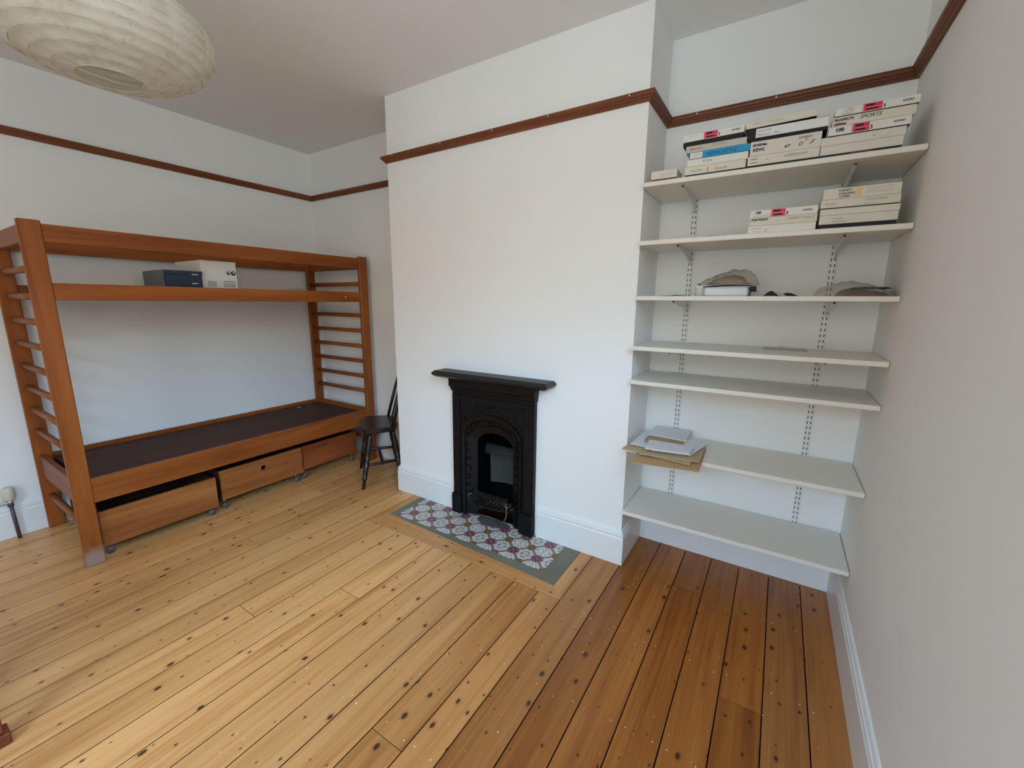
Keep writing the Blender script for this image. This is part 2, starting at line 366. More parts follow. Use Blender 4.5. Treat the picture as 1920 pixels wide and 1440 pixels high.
# walls and ceiling
struct(box('ceiling', XL-.1, XR+.1, REAR-.1, DL+.1, ZC, ZC+.08, CEIL, None, 0), 'plain off-white plaster ceiling')
struct(box('wall_left', XL-.1, XL, REAR-.1, DL+.1, -.06, ZC, WALL, None, 0), 'white painted wall behind the wooden bunk frame')
bm = bmesh.new(); WY0, WY1, WZ0, WZ1 = WINS['right']
for b in ((XR, XR+.25, REAR-.1, WY0, -.06, ZC), (XR, XR+.25, WY1, D+.1, -.06, ZC), (XR, XR+.25, WY0, WY1, -.06, WZ0), (XR, XR+.25, WY0, WY1, WZ1, ZC)): add_box(bm, *b)
struct(obj('wall_right', bm, WALL), 'white painted wall on the right of the shelves')
struct(box('wall_alcove_left', XL, 0, DL, DL+.1, -.06, ZC, WALL, None, 0), 'white back wall of the alcove behind the dark chair')
struct(box('wall_alcove_right', W, XR, D, D+.1, -.06, ZC, WALL, None, 0), 'white back wall of the shelved alcove')
bm = bmesh.new()
OX0, OX1, OZ = .575, 1.075, .70
for b in ((0, OX0, 0, DL, -.06, ZC), (OX1, W, 0, DL, -.06, ZC), (OX0, OX1, 0, DL, OZ, ZC)): add_box(bm, *b)
struct(obj('wall_chimney', bm, WALL), 'white chimney breast with the black fireplace')
bm = bmesh.new(); WX0, WX1, RZ0, RZ1 = WINS['rear']
for b in ((XL, WX0, REAR-.25, REAR, -.06, ZC), (WX1, XR, REAR-.25, REAR, -.06, ZC), (WX0, WX1, REAR-.25, REAR, -.06, RZ0), (WX0, WX1, REAR-.25, REAR, RZ1, ZC)): add_box(bm, *b)
struct(obj('wall_rear', bm, WALL), 'white wall with the tall window, facing the fireplace')
def sash(name, label, a0, a1, z0, z1, put):
    bm = bmesh.new(); zm = (z0+z1)/2
    for b in ((a0, a0+.05, z0, z1, .07, .13), (a1-.05, a1, z0, z1, .07, .13), (a0, a1, z0, z0+.05, .07, .13), (a0, a1, z1-.05, z1, .07, .13), (a0, a1, zm-.02, zm+.02, .08, .12)): add_box(bm, *put(*b))
    w_ = struct(obj(name, bm, GLOSS), label)
    for za, zb in ((z0+.05, zm-.02), (zm+.02, z1-.05)): box('pane', *put(a0+.05, a1-.05, za, zb, .098, .102), GLASS, w_, 0)
sash('window_1', 'tall white sash window in the wall facing the fireplace', WX0, WX1, RZ0, RZ1, lambda a0, a1, z0, z1, d0, d1: (a0, a1, REAR-d1, REAR-d0, z0, z1))
sash('window_2', 'high white sash window in the right wall beside the camera', WY0, WY1, WZ0, WZ1, lambda a0, a1, z0, z1, d0, d1: (XR+d0, XR+d1, a0, a1, z0, z1))

# mouldings run round the walls with mitred corners (room on the left of the path direction is negative offset)
def mould(path, prof):
    P = [Vector(p) for p in path]; offs = []
    for i, p in enumerate(P):
        ds = []
        if i > 0: ds.append((P[i]-P[i-1]).normalized())
        if i < len(P)-1: ds.append((P[i+1]-P[i]).normalized())
        ns = [Vector((d.y, -d.x)) for d in ds]           # right-hand side of travel = room
        n = ns[0] if len(ns) == 1 else (ns[0]+ns[1])/(1+ns[0].dot(ns[1]))
        offs.append(n)
    segs = []
    for i in range(len(P)-1):
        bm = bmesh.new(); A = [bm.verts.new((*(P[i]+offs[i]*d), z)) for d, z in prof]; B = [bm.verts.new((*(P[i+1]+offs[i+1]*d), z)) for d, z in prof]
        for k in range(len(prof)):
            j = (k+1) % len(prof); bm.faces.new((A[k], A[j], B[j], B[k]))
        bm.faces.new(A[::-1]); bm.faces.new(B); segs.append(bm)
    return segs
SK = [(.0, .001), (.016, .001), (.016, .148), (.0125, .154), (.0125, .160), (.0155, .164), (.0145, .172), (.010, .176), (.010, .182), (.006, .190), (0, .190)]
RK = [(0, ZR), (.010, ZR+.001), (.014, ZR+.010), (.019, ZR+.012), (.021, ZR+.017), (.028, ZR+.021), (.031, ZR+.030), (.029, ZR+.038), (.022, ZR+.041), (0, ZR+.043)]
p1 = [(XL, REAR), (XL, DL), (0, DL), (0, 0), (.512, 0)]; p2 = [(1.138, 0), (W, 0), (W, D), (XR, D), (XR, REAR)]
lab1 = ['left', 'alcove_left', 'breast_side', 'breast_left']; lab2 = ['breast_right', 'breast_return', 'alcove_right', 'right']
txt = {'left': 'on the wall by the bunk frame', 'alcove_left': 'behind the dark chair', 'breast_side': 'on the hidden side of the chimney breast', 'breast_left': 'left of the fireplace',
       'breast_right': 'right of the fireplace', 'breast_return': 'on the chimney breast side facing the shelves', 'alcove_right': 'under the bottom shelf', 'right': 'along the right wall'}
for labs, path in ((lab1, p1), (lab2, p2)):
    for l, bm in zip(labs, mould(path, SK)): struct(obj('baseboard_'+l, bm, GLOSS), 'white moulded skirting board '+txt[l])
pr = [(XL, REAR), (XL, DL), (0, DL), (0, 0), (W, 0), (W, D), (XR, D), (XR, REAR)]
rl = ['on the wall above the bunk frame', 'in the left alcove', 'on the hidden side of the chimney breast', 'across the chimney breast', 'on the chimney breast side by the shelves', 'above the top shelf', 'along the right wall']
for i, bm in enumerate(mould(pr, RK)):
    d = Vector(pr[i+1])-Vector(pr[i]); rail = struct(obj('trim_%d' % (i+1), bm, RAILX[0 if abs(d.x) > abs(d.y) else 1]), 'dark brown picture rail '+rl[i])
    if i in (3, 5):
        for x in ((.075, .47, .83, 1.16, 1.56) if i == 3 else (1.78, 2.1)):
            y = (-.0305 if i == 3 else D-.0305); b = bmesh.new(); add_tube(b, [(x, y+.002, ZR+.030), (x, y-.001, ZR+.030)], .0035, 8); obj('filler_spot', b, FILLER, rail)

# ---------------------------------------------------------------- hearth
he = thing('hearth', 'grey cement hearth set with patterned white, purple and brown tiles', 'hearth', (.80, -.17, 0))
obj('slab', add_prism(bmesh.new(), [(HX0, -.293), (1.4215, -.348), (1.4215, .02), (HX0, .02)], -.023, -.004, .001), SLATE, he, True)
obj('slab_border', add_prism(bmesh.new(), [(HX0, -.293), (1.4215, -.348), (1.4215, -.0165), (1.3295, -.0165), (1.3295, -.2835), (.2570, -.2835), (.2570, -.0165), (HX0, -.0165)], -.004, .001, .0008), SLATE, he, True)
for j in range(2):
    for i in range(7):
        x0 = .2585+i*T; y0 = -.2815+j*T; h = T/2-.0009
        ymax = h
        bm = bmesh.new()
        if j == 1 and not (2 <= i <= 4): ymax = -.0172-(y0+T/2)
        add_box(bm, -h, h, -h, ymax, -.006, .0018+random.uniform(-.0003, .0003), .0009)
        tl_ = obj('tile', bm, TILE, he); tl_.location = Vector((x0+T/2, y0+T/2, 0))-offset(he)

# ---------------------------------------------------------------- shelves: uprights, boards, brackets
UX = (1.8045, 2.3875)
for k, ux in enumerate(UX):
    t_ = thing('shelf_upright', ('left' if k == 0 else 'right')+' white twin-slot metal upright screwed to the alcove wall', 'shelf upright', (ux, D, .25))
    bm = bmesh.new(); add_box(bm, ux-.0125, ux+.0125, D-.0125, D-.0005, .27, 2.0, .001); obj('channel', bm, STEEL, t_, True)
    bm = bmesh.new(); z = .285
    while z < 1.985:
        for dx in (-.0068, .0068): add_box(bm, ux+dx-.0018, ux+dx+.0018, D-.0131, D-.0119, z, z+.013)
        z += .0253
    tag(obj('slots', bm, SLOT, t_, True), 'rows of dark slots', kind='stuff')
ordn = ['topmost white shelf carrying three stacks of photo boxes', 'second white shelf from the top, with two stacks of boxes', 'white shelf at eye level with plastic bags and a white packet',
        'empty white shelf fourth from the top with a clear film sheet', 'empty white shelf fifth from the top', 'white shelf with the pile of envelopes on its left end', 'bottom empty white shelf near the floor']
SL = [1.643, 1.645, 1.6455, 1.6435, 1.6425, 1.643, 1.6405]
SF = [-.040, -.038, -.036, -.055, -.042, -.045, -.022]
SHT = .019
for i, z in enumerate(S):
    t_ = thing('wall_shelf', ordn[i], 'shelf', ((W+XR)/2, .15, z-SHT), 0, 'white shelves in the alcove')
    x0 = SL[i] if i != 4 else 1.6425
    poly = [(x0, SF[i]), (XR-.004, SF[i]), (XR-.004, D-.014), (x0, D-.014)]
    obj('board', add_prism(bmesh.new(), poly, z-SHT, z, .0015), SHELF, t_, True)
    for ux in UX:
        bm = bmesh.new(); zb = z-SHT-.0005
        prof = [(D-.013, zb), (D-.013, zb-.062), (D-.03, zb-.060), (D-.12, zb-.034), (D-.335, zb-.010), (D-.335, zb)]
        L = [bm.verts.new((ux-.0022, y, zz)) for y, zz in prof]; R = [bm.verts.new((ux+.0022, y, zz)) for y, zz in prof]
        bm.faces.new(L); bm.faces.new(R[::-1])
        for a in range(len(prof)):
            b = (a+1) % len(prof); bm.faces.new((L[a], L[b], R[b], R[a]))
        br = obj('bracket', bm, STEEL, t_, True)
        bm = bmesh.new(); add_box(bm, ux-.004, ux+.004, D-.337, D-.330, zb-.009, zb-.001, .001); obj('bracket_tip', bm, SLOT, br, True)

# ---------------------------------------------------------------- photo paper boxes
YF = -.030
def pbox(label, x0, x1, z0, z1, lid, base=None, bh=.3, texts=(), red=None, y0=YF, dep=.268, group='photo paper boxes on the shelves', tilt=0, extra=None):
    base = base or lid; t_ = thing('photo_box', label, 'box', ((x0+x1)/2, y0+dep/2, z0), 0, group)
    H = z1-z0; zb = z0+H*bh
    if bh > 0: obj('tray', add_box(bmesh.new(), x0+.0022, x1-.0022, y0+.0022, y0+dep-.0022, z0+.0003, z1-.003, .0008), base, t_, True)
    l = obj('lid', add_box(bmesh.new(), x0, x1, y0, y0+dep, zb if bh > 0 else z0+.0003, z1-.0002, .0012), lid, t_, True)
    yf = y0-.0005
    if red:
        xa, xb = x0+(x1-x0)*red[0], x0+(x1-x0)*red[1]
        zz0, zz1 = zb+.0012, z1-.0012
        s = obj('red_label', add_box(bmesh.new(), xa, xb, yf-.0002, yf+.0008, zz0, zz1), REDL, t_, True)
        hh = zz1-zz0
        obj('pink_band', add_box(bmesh.new(), xa-.004, xa, yf-.0003, yf+.0007, zz0, zz1), PINK, s, True)
        obj('pink_band', add_box(bmesh.new(), xa+.004, xb-.002, yf-.0004, yf+.0006, zz0+hh*.42, zz0+hh*.50), PINK, s, True)
        for q in range(3): obj('black_square', add_box(bmesh.new(), xa+.005+q*.0078, xa+.0115+q*.0078, yf-.0005, yf+.0005, zz0+hh*.60, zz0+hh*.92), INK, s, True)
        obj('black_bar', add_box(bmesh.new(), xa+.006, xb-.010, yf-.0005, yf+.0005, zz0+hh*.14, zz0+hh*.34), INK, s, True)
        text('3', hh*.62, xb+.002, zz0+hh*.12, yf, INK, l, 0, .0005)
        text('ILFORD', .0085, x1-.045, zb+(z1-zb)*.42, yf, INK, l, .2, .0003)
    for s, size, fx, fz, m, *r in texts:
        text(s, size, x0+(x1-x0)*fx, zb+(z1-zb)*fz, yf-.0001, m, l, r[0] if r else .2, r[1] if len(r) > 1 else .0)
    if extra: extra(t_, l, yf)
    if tilt: t_.rotation_euler = (0, tilt, 0)
    return t_
# small cream box on its own
pbox('small cream box with faint pencil writing at left end of top shelf', 1.676, 1.783, S[0], S[0]+.043, CREAM, BROWNP, .22, [('195? PZ1', .017, .30, .22, PENCIL, 0)], None, -.026, .10)
A0 = S[0]
pbox('cream box with red Sounds lettering, at bottom of left stack on top shelf', 1.815, 2.040, A0, A0+.0385, CREAM, BLACKCARD, .20, [('MALING', .012, .10, .30, BRINK, .1), ('Sounds', .016, .50, .20, REDINK, .3)], extra=lambda t_, l, yf: obj('ink_mark', add_box(bmesh.new(), 1.902, 1.9045, yf-.0003, yf+.0003, A0+.010, A0+.030), REDINK, l, True))
pbox('white box marked RON in left stack on top shelf', 1.821, 2.045, A0+.0387, A0+.0665, WHITE, None, 0, [('RON', .016, .27, .35, GREYINK, 0)])
def bluelab(t_, l, yf):
    b = obj('blue_label', add_box(bmesh.new(), 1.879, 2.0485, yf-.0004, yf+.001, A0+.068, A0+.0915), BLUE, t_, True)
    obj('paper_label', add_box(bmesh.new(), 1.832, 1.8785, yf-.0003, yf+.001, A0+.068, A0+.0905), LABEL, t_, True)
    text('NEWCASTLE', .019, 1.893, A0+.0725, yf-.0006, BLUEINK, b, .15, .0003)
    for q in range(3): obj('print_line', add_box(bmesh.new(), 1.842, 1.873, yf-.0005, yf+.0003, A0+.073+q*.006, A0+.0745+q*.006), PENCIL, l, True)
pbox('box with bright blue NEWCASTLE label in left stack on top shelf', 1.828, 2.049, A0+.0667, A0+.0925, BLUE, BLACKCARD, .06, extra=bluelab)
pbox('grey box with pale writing, second from top of left stack on top shelf', 1.813, 2.040, A0+.0927, A0+.1185, GREYC, None, 0, [('PORTFOLIO', .009, .07, .35, REDINK, .3, .0003), ('T R I N G', .013, .44, .45, GREYINK, 0)])
pbox('white box with red label, topmost of left stack on top shelf', 1.7985, 2.024, A0+.1187, A0+.163, WHITE, BLACKCARD, .40, [('PORTRAITS', .007, .10, .62, PENCIL, 0), ('negs', .006, .03, .12, GREYINK, .2)], (.37, .58), tilt=-.012)
pbox('cream box marked AMERSHAM, bottom of middle stack on top shelf', 2.0455, 2.2745, A0, A0+.0425, CREAM, BLACKCARD, .22, [('AMERSHAM', .014, .52, .42, GREYINK, .05), ('xi', .010, .27, .4, REDINK, .3)],
     extra=lambda t_, l, yf: [obj('print_line', add_box(bmesh.new(), 2.056, 2.079, yf-.0003, yf+.0003, A0+z, A0+z+.003), GREYINK, l, True) for z in (.017, .030)])
pbox('tall pale box with thick black handwriting in middle stack on top shelf', 2.050, 2.275, A0+.0427, A0+.0945, PALE, None, 0,
     [('Archives,', .013, .03, .66, INK, .4, .0006), ('KEWL', .015, .04, .30, INK, .2, .0006), ('Landgate', .012, .68, .72, INK, .4), ('a/c', .009, .78, .54, INK, .3), ('KT', .013, .50, .26, INK, .4, .0005), ('U', .018, .69, .26, INK, .4, .0003), ('F', .020, .84, .24, INK, .7, .0002)])
def whitelab(t_, l, yf):
    b = obj('paper_label', add_box(bmesh.new(), 2.064, 2.2895, yf-.0004, yf+.001, A0+.107, A0+.1385), LABEL, t_, True)
    text('Operating', .011, 2.068, A0+.1265, yf-.0006, GREYINK, b, .4); text('Manuals - Misc', .013, 2.067, A0+.1115, yf-.0006, GREYINK, b, .4)
pbox('black box with handwritten Manuals label, second from top of middle stack', 2.034, 2.290, A0+.0947, A0+.1405, BLACKCARD, None, 0, extra=whitelab)
pbox('worn cream box, topmost of middle stack on top shelf', 2.028, 2.2525, A0+.1425, A0+.171, CREAM, BLACKCARD, .10, [('NEW   F ITALIAN', .013, .10, .35, PENCIL, 0)], tilt=-.020)
pbox('pale box with dark red strip, bottom of right stack on top shelf', 2.2765, 2.5025, A0, A0+.039, PALE, BLACKCARD, .24, (), extra=lambda t_, l, yf: obj('red_strip', add_box(bmesh.new(), 2.362, 2.425, yf+.0018, yf+.004, A0+.001, A0+.0088), mat('dull_red', (.14, .02, .03), .6), t_, True))
pbox('pale box with faint red scrawl in right stack on top shelf', 2.2755, 2.5055, A0+.0392, A0+.0675, PALE, None, 0, [('w', .012, .62, .35, BRINK, .4), ('/', .022, .76, .15, BRINK, .9)])
pbox('white box marked 100 with red label in right stack on top shelf', 2.2925, 2.514, A0+.0677, A0+.099, WHITE, BLACKCARD, .10, [('100', .0165, .09, .36, INK, 0, .0008)], (.315, .51))
pbox('cream box with black Sports handwriting in right stack on top shelf', 2.2995, 2.522, A0+.0992, A0+.129, CREAM, None, 0, [('PROSPECTS', .0105, .02, .54, INK, .3, .0005), ('SPORTS', .0165, .34, .45, GREENK, .4, .0003), ('children', .011, .02, .10, INK, .4, .0005)])
pbox('white box with red label, topmost of right stack by right wall', 2.3045, 2.528, A0+.1292, A0+.157, WHITE, BLACKCARD, .10, [('FOREST', .0065, .13, .66, GREYINK, 0), ('CHILDREN', .0065, .10, .38, GREYINK, 0), ('ORIGINALS', .0065, .08, .10, GREYINK, 0)], (.355, .57))
B0 = S[1]
pbox('white box with dotted writing, bottom of left stack on second shelf', 2.073, 2.2935, B0, B0+.0285, WHITE, None, 0, [('MARINES', .009, .05, .52, PENCIL, 0), ('& Home', .009, .08, .14, PENCIL, 0), (':', .020, .265, .2, INK, .2, .0006)])
pbox('cream box marked FAMILY, middle of left stack on second shelf', 2.0755, 2.295, B0+.0287, B0+.0580, CREAM, None, 0, [('PORTFOLIO', .0105, .02, .62, INK, .4, .0005), ('( FAMILY ( misc )', .0125, .55, .50, GREYINK, .2)])
pbox('white box marked 100 with red label, topmost of left stack on second shelf', 2.0745, 2.293, B0+.0582, B0+.0865, WHITE, None, 0, [('100', .0135, .08, .50, INK, 0, .0007), ('WEDDINGS', .011, .05, .08, PENCIL, .1)], (.34, .54))
pbox('large grey-white box with black base, bottom of right stack on second shelf', 2.302, 2.5225, B0, B0+.0455, PALE, BLACKCARD, .33, [('POLAND', .0085, .16, .50, GREYINK, .1), ('ORIGINALS', .0085, .17, .16, GREYINK, .1)])
pbox('plain grey-white box, second from bottom of right stack on second shelf', 2.3015, 2.524, B0+.0457, B0+.0680, PALE, None, 0)
pbox('pale box marked ELLEN and COTTAGE in right stack on second shelf', 2.3, 2.5215, B0+.0682, B0+.1000, CREAM, BLACKCARD, .10, [('ELLEN', .012, .06, .30, BRINK, .1), ('COTTAGE', .0125, .58, .50, GREYINK, .1), ('& garden', .0085, .56, .14, PENCIL, .1)])
def yellow(t_, l, yf):
    obj('yellow_sticker', add_box(bmesh.new(), 2.396, 2.413, yf-.0004, yf+.001, B0+.106, B0+.134), YEL, t_, True)
    for q in range(3): obj('print_line', add_box(bmesh.new(), 2.425, 2.497, yf-.0003, yf+.0003, B0+.113+q*.0075, B0+.1145+q*.0075), PENCIL, l, True)
pbox('cream box with yellow sticker, topmost of right stack on second shelf', 2.3035, 2.519, B0+.1002, B0+.1365, CREAM, None, 0, [('FORREST', .0095, .20, .66, INK, .05, .0002), ('CHILDREN', .0095, .21, .38, INK, .05, .0002), ('COPIES', .0095, .22, .10, INK, .05, .0002)], extra=yellow)

# crumpled sheet solids
def crumple(name, x0, x1, y0, y1, z0, hgt, m, parent=None, nx=14, ny=10, amp=.006, seed=1, flat=.0, edge=.35):
    rnd = random.Random(seed); bm = bmesh.new(); top = []; bot = []; SM = m.name.startswith(('clear', 'thin'))
    for i in range(nx+1):
        for j in range(ny+1):
            u, v_ = i/nx, j/ny; dome = (max(0., math.sin(math.pi*u))**edge)*(max(0., math.sin(math.pi*v_))**edge)
            x = x0+(x1-x0)*u+rnd.uniform(-1, 1)*amp*.8; y = y0+(y1-y0)*v_+rnd.uniform(-1, 1)*amp*.8
            top.append(bm.verts.new((x, y, z0+.0012+hgt(u, v_)*dome+abs(rnd.gauss(0, amp))*(.3+dome)))); bot.append(bm.verts.new((x, y, z0+.0006)))
    ix = lambda i, j: i*(ny+1)+j
    for i in range(nx):
        for j in range(ny):
            bm.faces.new((top[ix(i, j)], top[ix(i+1, j)], top[ix(i+1, j+1)], top[ix(i, j+1)])); bm.faces.new((bot[ix(i, j)], bot[ix(i, j+1)], bot[ix(i+1, j+1)], bot[ix(i+1, j)]))
    for i in range(nx):
        for j in (0, ny): bm.faces.new((top[ix(i, j)], top[ix(i+1, j)], bot[ix(i+1, j)], bot[ix(i, j)]))
    for j in range(ny):
        for i in (0, nx): bm.faces.new((top[ix(i, j)], top[ix(i, j+1)], bot[ix(i, j+1)], bot[ix(i, j)]))
    return obj(name, bm, m, parent, True, SM)
tag(crumple('plastic_sheet', 1.86, 2.02, .02, .22, S[1], lambda u, v_: .012, POLYG, seed=3, amp=.003), 'crumpled clear plastic sheet lying on the left of the second shelf', 'plastic sheet')
# white packet with papers and a plastic bag on top
S2 = S[2]
pk = thing('paper_packet', 'white packet of photo paper on the eye-level shelf, under a plastic bag', 'packet', (1.99, .1, S2))
obj('packet_body', add_box(bmesh.new(), 1.925, 2.095, .02, .24, S2+.0006, S2+.037, .006), PAPER, pk, True)
obj('top_sheet', add_prism(bmesh.new(), [(1.915, .03), (2.10, .025), (2.11, .235), (1.92, .24)], S2+.0375, S2+.0392), PAPER, pk, True)
bm = bmesh.new()      # a loose sheet on top, its right edge curling down with a dark back
for i in range(13):
    u = i/12; x = 1.90+.205*min(u, .85)/.85; z = S2+.0405+.010*math.sin(u*3.0)
    if u > .85: x += .012*(u-.85)/.15*2; z -= (u-.85)/.15*.026
    for y in (.012, .20): bm.verts.new((x, y, z)); bm.verts.new((x, y, z+.0012))
bm.verts.ensure_lookup_table()
for i in range(12):
    a = [bm.verts[i*4+k] for k in range(4)]; b = [bm.verts[i*4+4+k] for k in range(4)]
    for p_, q_ in ((0, 1), (1, 3), (3, 2), (2, 0)): bm.faces.new((a[p_], a[q_], b[q_], b[p_]))
    if i == 0: bm.faces.new((a[0], a[1], a[3], a[2]))
    if i == 11: bm.faces.new((b[0], b[2], b[3], b[1]))
obj('loose_sheet', bm, PAPER, pk, True)
obj('dark_back', add_prism(bmesh.new(), [(2.101, .009), (2.126, .009), (2.121, .0115), (2.106, .0115)], S2+.018, S2+.042, .001), BLACKCARD, pk, True)
jar = thing('white_pot', 'small white lidded pot beside the white packet on the eye-level shelf', 'pot', (1.907, .015, S2))
bm = bmesh.new(); add_lathe(bm, [(0, .0004), (.0155, .0004), (.0155, .036), (.0165, .0365), (.0165, .044), (.015, .046), (0, .046)], 20); obj('pot_body', bm, WHITE, jar, False, True)
bm = bmesh.new(); add_lathe(bm, [(0, .0462), (.007, .0462), (.007, .050), (0, .052)], 14); obj('cap', bm, BLACKCARD, jar, False, True)
bg_ = thing('plastic_bag', 'clear plastic bag with brown contents lying on the white packet', 'plastic bag', (2.0, .12, S2+.04))
crumple('brown_contents', 1.935, 2.085, .03, .22, S2+.054, lambda u, v_: .024+.016*u, card('brown_paper', (.34, .22, .13)), bg_, 10, 8, .003, 5, edge=.5)
crumple('leather_piece', 1.93, 2.095, .024, .16, S2+.0525, lambda u, v_: .005, BROWNP, bg_, 10, 6, .001, 6, edge=.4)
crumple('bag_film', 1.895, 2.125, .008, .24, S2+.051, lambda u, v_: .018+.065*u, POLY, bg_, 18, 12, .004, 9, edge=.45)
# other oddments on that shelf
sc1 = thing('film_strips', 'dark curled strips of film in the middle of the eye-level shelf', 'film strips', (2.2, .1, S2))
for k, (xa, xb, ht) in enumerate(((2.150, 2.205, .020), (2.172, 2.232, .017), (2.195, 2.275, .014))):
    bm = bmesh.new(); y0 = .03+.03*k
    pts = [(xa+(xb-xa)*u/8, S2+.0012+ht*math.sin(math.pi*u/8)**1.2) for u in range(9)]
    V = [[bm.verts.new((x, y0+dy, z+dz)) for dy in (0, .035) for dz in ((-(z-S2)+.0012)*.85, .0009)] for x, z in pts]
    for a, b in zip(V, V[1:]):
        for p_, q_ in ((0, 1), (1, 3), (3, 2), (2, 0)): bm.faces.new((a[p_], a[q_], b[q_], b[p_]))
    for e_ in (V[0], V[-1]): bm.faces.new((e_[0], e_[1], e_[3], e_[2]))
    obj('strip', bm, BLACKCARD if k != 1 else GREYC, sc1, True)
tag(crumple('paper_scrap', 1.72, 1.85, .05, .16, S2, lambda u, v_: .003, GREYINK, seed=12, amp=.0012, nx=8, ny=6), 'flat dark scrap lying at the left end of the eye-level shelf', 'scrap')
b2 = thing('plastic_bag', 'plastic bag of flat brown wallets at the right end of the eye-level shelf', 'plastic bag', (2.45, .1, S2))
crumple('brown_wallet', 2.392, 2.545, .0, .16, S2+.0015, lambda u, v_: .026-.010*u, BROWNP, b2, 12, 8, .0015, 21, edge=.22)
crumple('dark_wallet', 2.43, 2.552, .03, .18, S2+.029, lambda u, v_: .006, BLACKCARD, b2, 10, 6, .001, 22, edge=.3)
crumple('bag_film', 2.325, 2.561, -.012, .21, S2, lambda u, v_: .040+.014*math.sin(u*4), POLY, b2, 18, 12, .003, 23, edge=.33)
# clear sheet on the fourth shelf
tag(crumple('clear_film_sheet', 2.17, 2.335, .17, .30, S[3], lambda u, v_: .004, POLYG, seed=31, amp=.0012, nx=10, ny=6), 'curled clear film sheet on the fourth shelf', 'film sheet')

# pile of envelopes on the sixth shelf
Z6 = S[5]
EG = 'envelopes on the sixth shelf'
def envelope(label, poly, z, m, droop=0, hinge=-.045, flap=None, group=EG, name='envelope', th=.0045):
    """flat paper shape; the part past the shelf edge sags by `droop`"""
    t_ = thing(name, label, 'envelope', (sum(p[0] for p in poly)/len(poly), sum(p[1] for p in poly)/len(poly), z), 0, group)
    bm = bmesh.new(); n = 10
    (ax_, ay_), (bx_, by_), (cx_, cy_), (dx_, dy_) = poly          # front-left, front-right, back-right, back-left
    rows = []
    for k in range(n+1):
        f = k/n; xl, yl, xr, yr = ax_+(dx_-ax_)*f, ay_+(dy_-ay_)*f, bx_+(cx_-bx_)*f, by_+(cy_-by_)*f
        row = []
        for x, y in ((xl, yl), (xr, yr)):
            over = max(0., hinge-y); zz = z-droop*over**1.5
            row += [bm.verts.new((x, y, zz+.0003)), bm.verts.new((x, y, zz+th))]
        rows.append(row)
    for a, b in zip(rows, rows[1:]):
        for p_, q_ in ((0, 1), (1, 3), (3, 2), (2, 0)): bm.faces.new((a[p_], a[q_], b[q_], b[p_]))
    for r_ in (rows[0], rows[-1]): bm.faces.new((r_[0], r_[1], r_[3], r_[2]))
    obj('sheet', bm, m, t_, True)
    if flap: flap(t_)
    return t_
envelope('large manila envelope drooping lowest over the front of the sixth shelf', [(1.715, -.185), (1.998, -.150), (1.985, .15), (1.70, .13)], Z6, MANILA, .30)
envelope('buff envelope poking out at the left of the envelope pile', [(1.640, -.085), (1.955, -.125), (1.968, .18), (1.668, .20)], Z6+.0060, BUFF, .12)
envelope('second buff envelope just under the white envelopes', [(1.735, -.125), (1.990, -.085), (1.980, .17), (1.72, .17)], Z6+.0115, BUFF, .1)
envelope('white envelope at the left of the pile with a long edge showing', [(1.664, -.028), (1.90, -.045), (1.90, .20), (1.668, .22)], Z6+.0165, PAPER, 0)
envelope('wide white card envelope angled to the right of the pile', [(1.78, -.075), (1.945, -.045), (1.988, .175), (1.73, .25)], Z6+.0215, PAPER, 0)
envelope('brown cardboard sheet near the top of the pile', [(1.715, .03), (1.89, .02), (1.885, .25), (1.705, .25)], Z6+.0265, CARDB, 0, name='card_sheet')
envelope('white envelope at the front, on top of the pile', [(1.752, -.100), (1.940, -.060), (1.945, .055), (1.735, .045)], Z6+.0315, PAPER, 0)
envelope('white envelope at the back, on top of the pile', [(1.708, .13), (1.895, .12), (1.885, .315), (1.702, .315)], Z6+.0316, PAPER, 0)

# ---------------------------------------------------------------- fireplace
fp = thing('fireplace', 'black cast iron bedroom fireplace with a mantel shelf and arched grate', 'fireplace', (.826, -.02, 0))
FX0, FX1, FT = .532, 1.121, .895; FY = -.034
def arch(x0, x1, zb, zs, n=16):       # from bottom left, up, round, down to bottom right
    r = (x1-x0)/2; cx_ = (x0+x1)/2; rise = r*.62
    return [(x0, zb), (x0, (zb+zs)/2)] + [(cx_-r*math.cos(math.pi*k/n), zs+rise*math.sin(math.pi*k/n)) for k in range(n+1)] + [(x1, (zb+zs)/2), (x1, zb)]
def outer_pts(inner, x0, x1, z0, z1):
    cx_ = (inner[0][0]+inner[-1][0])/2; cz = .45; o = []
    for k, (x, z) in enumerate(inner):
        if k == 0: o.append((x0, z0)); continue
        if k == len(inner)-1: o.append((x1, z0)); continue
        dx, dz = x-cx_, z-cz; s = 1e9
        if dx < -1e-6: s = min(s, (x0-cx_)/dx)
        if dx > 1e-6: s = min(s, (x1-cx_)/dx)
        if dz > 1e-6: s = min(s, (z1-cz)/dz)
        if dz < -1e-6: s = min(s, (z0-cz)/dz)
        o.append((cx_+dx*s, cz+dz*s))
    # pin the corners
    li = min(range(len(o)), key=lambda i: (o[i][0]-x0)**2+(o[i][1]-z1)**2); ri = min(range(len(o)), key=lambda i: (o[i][0]-x1)**2+(o[i][1]-z1)**2)
    o[li] = (x0, z1); o[ri] = (x1, z1); return o
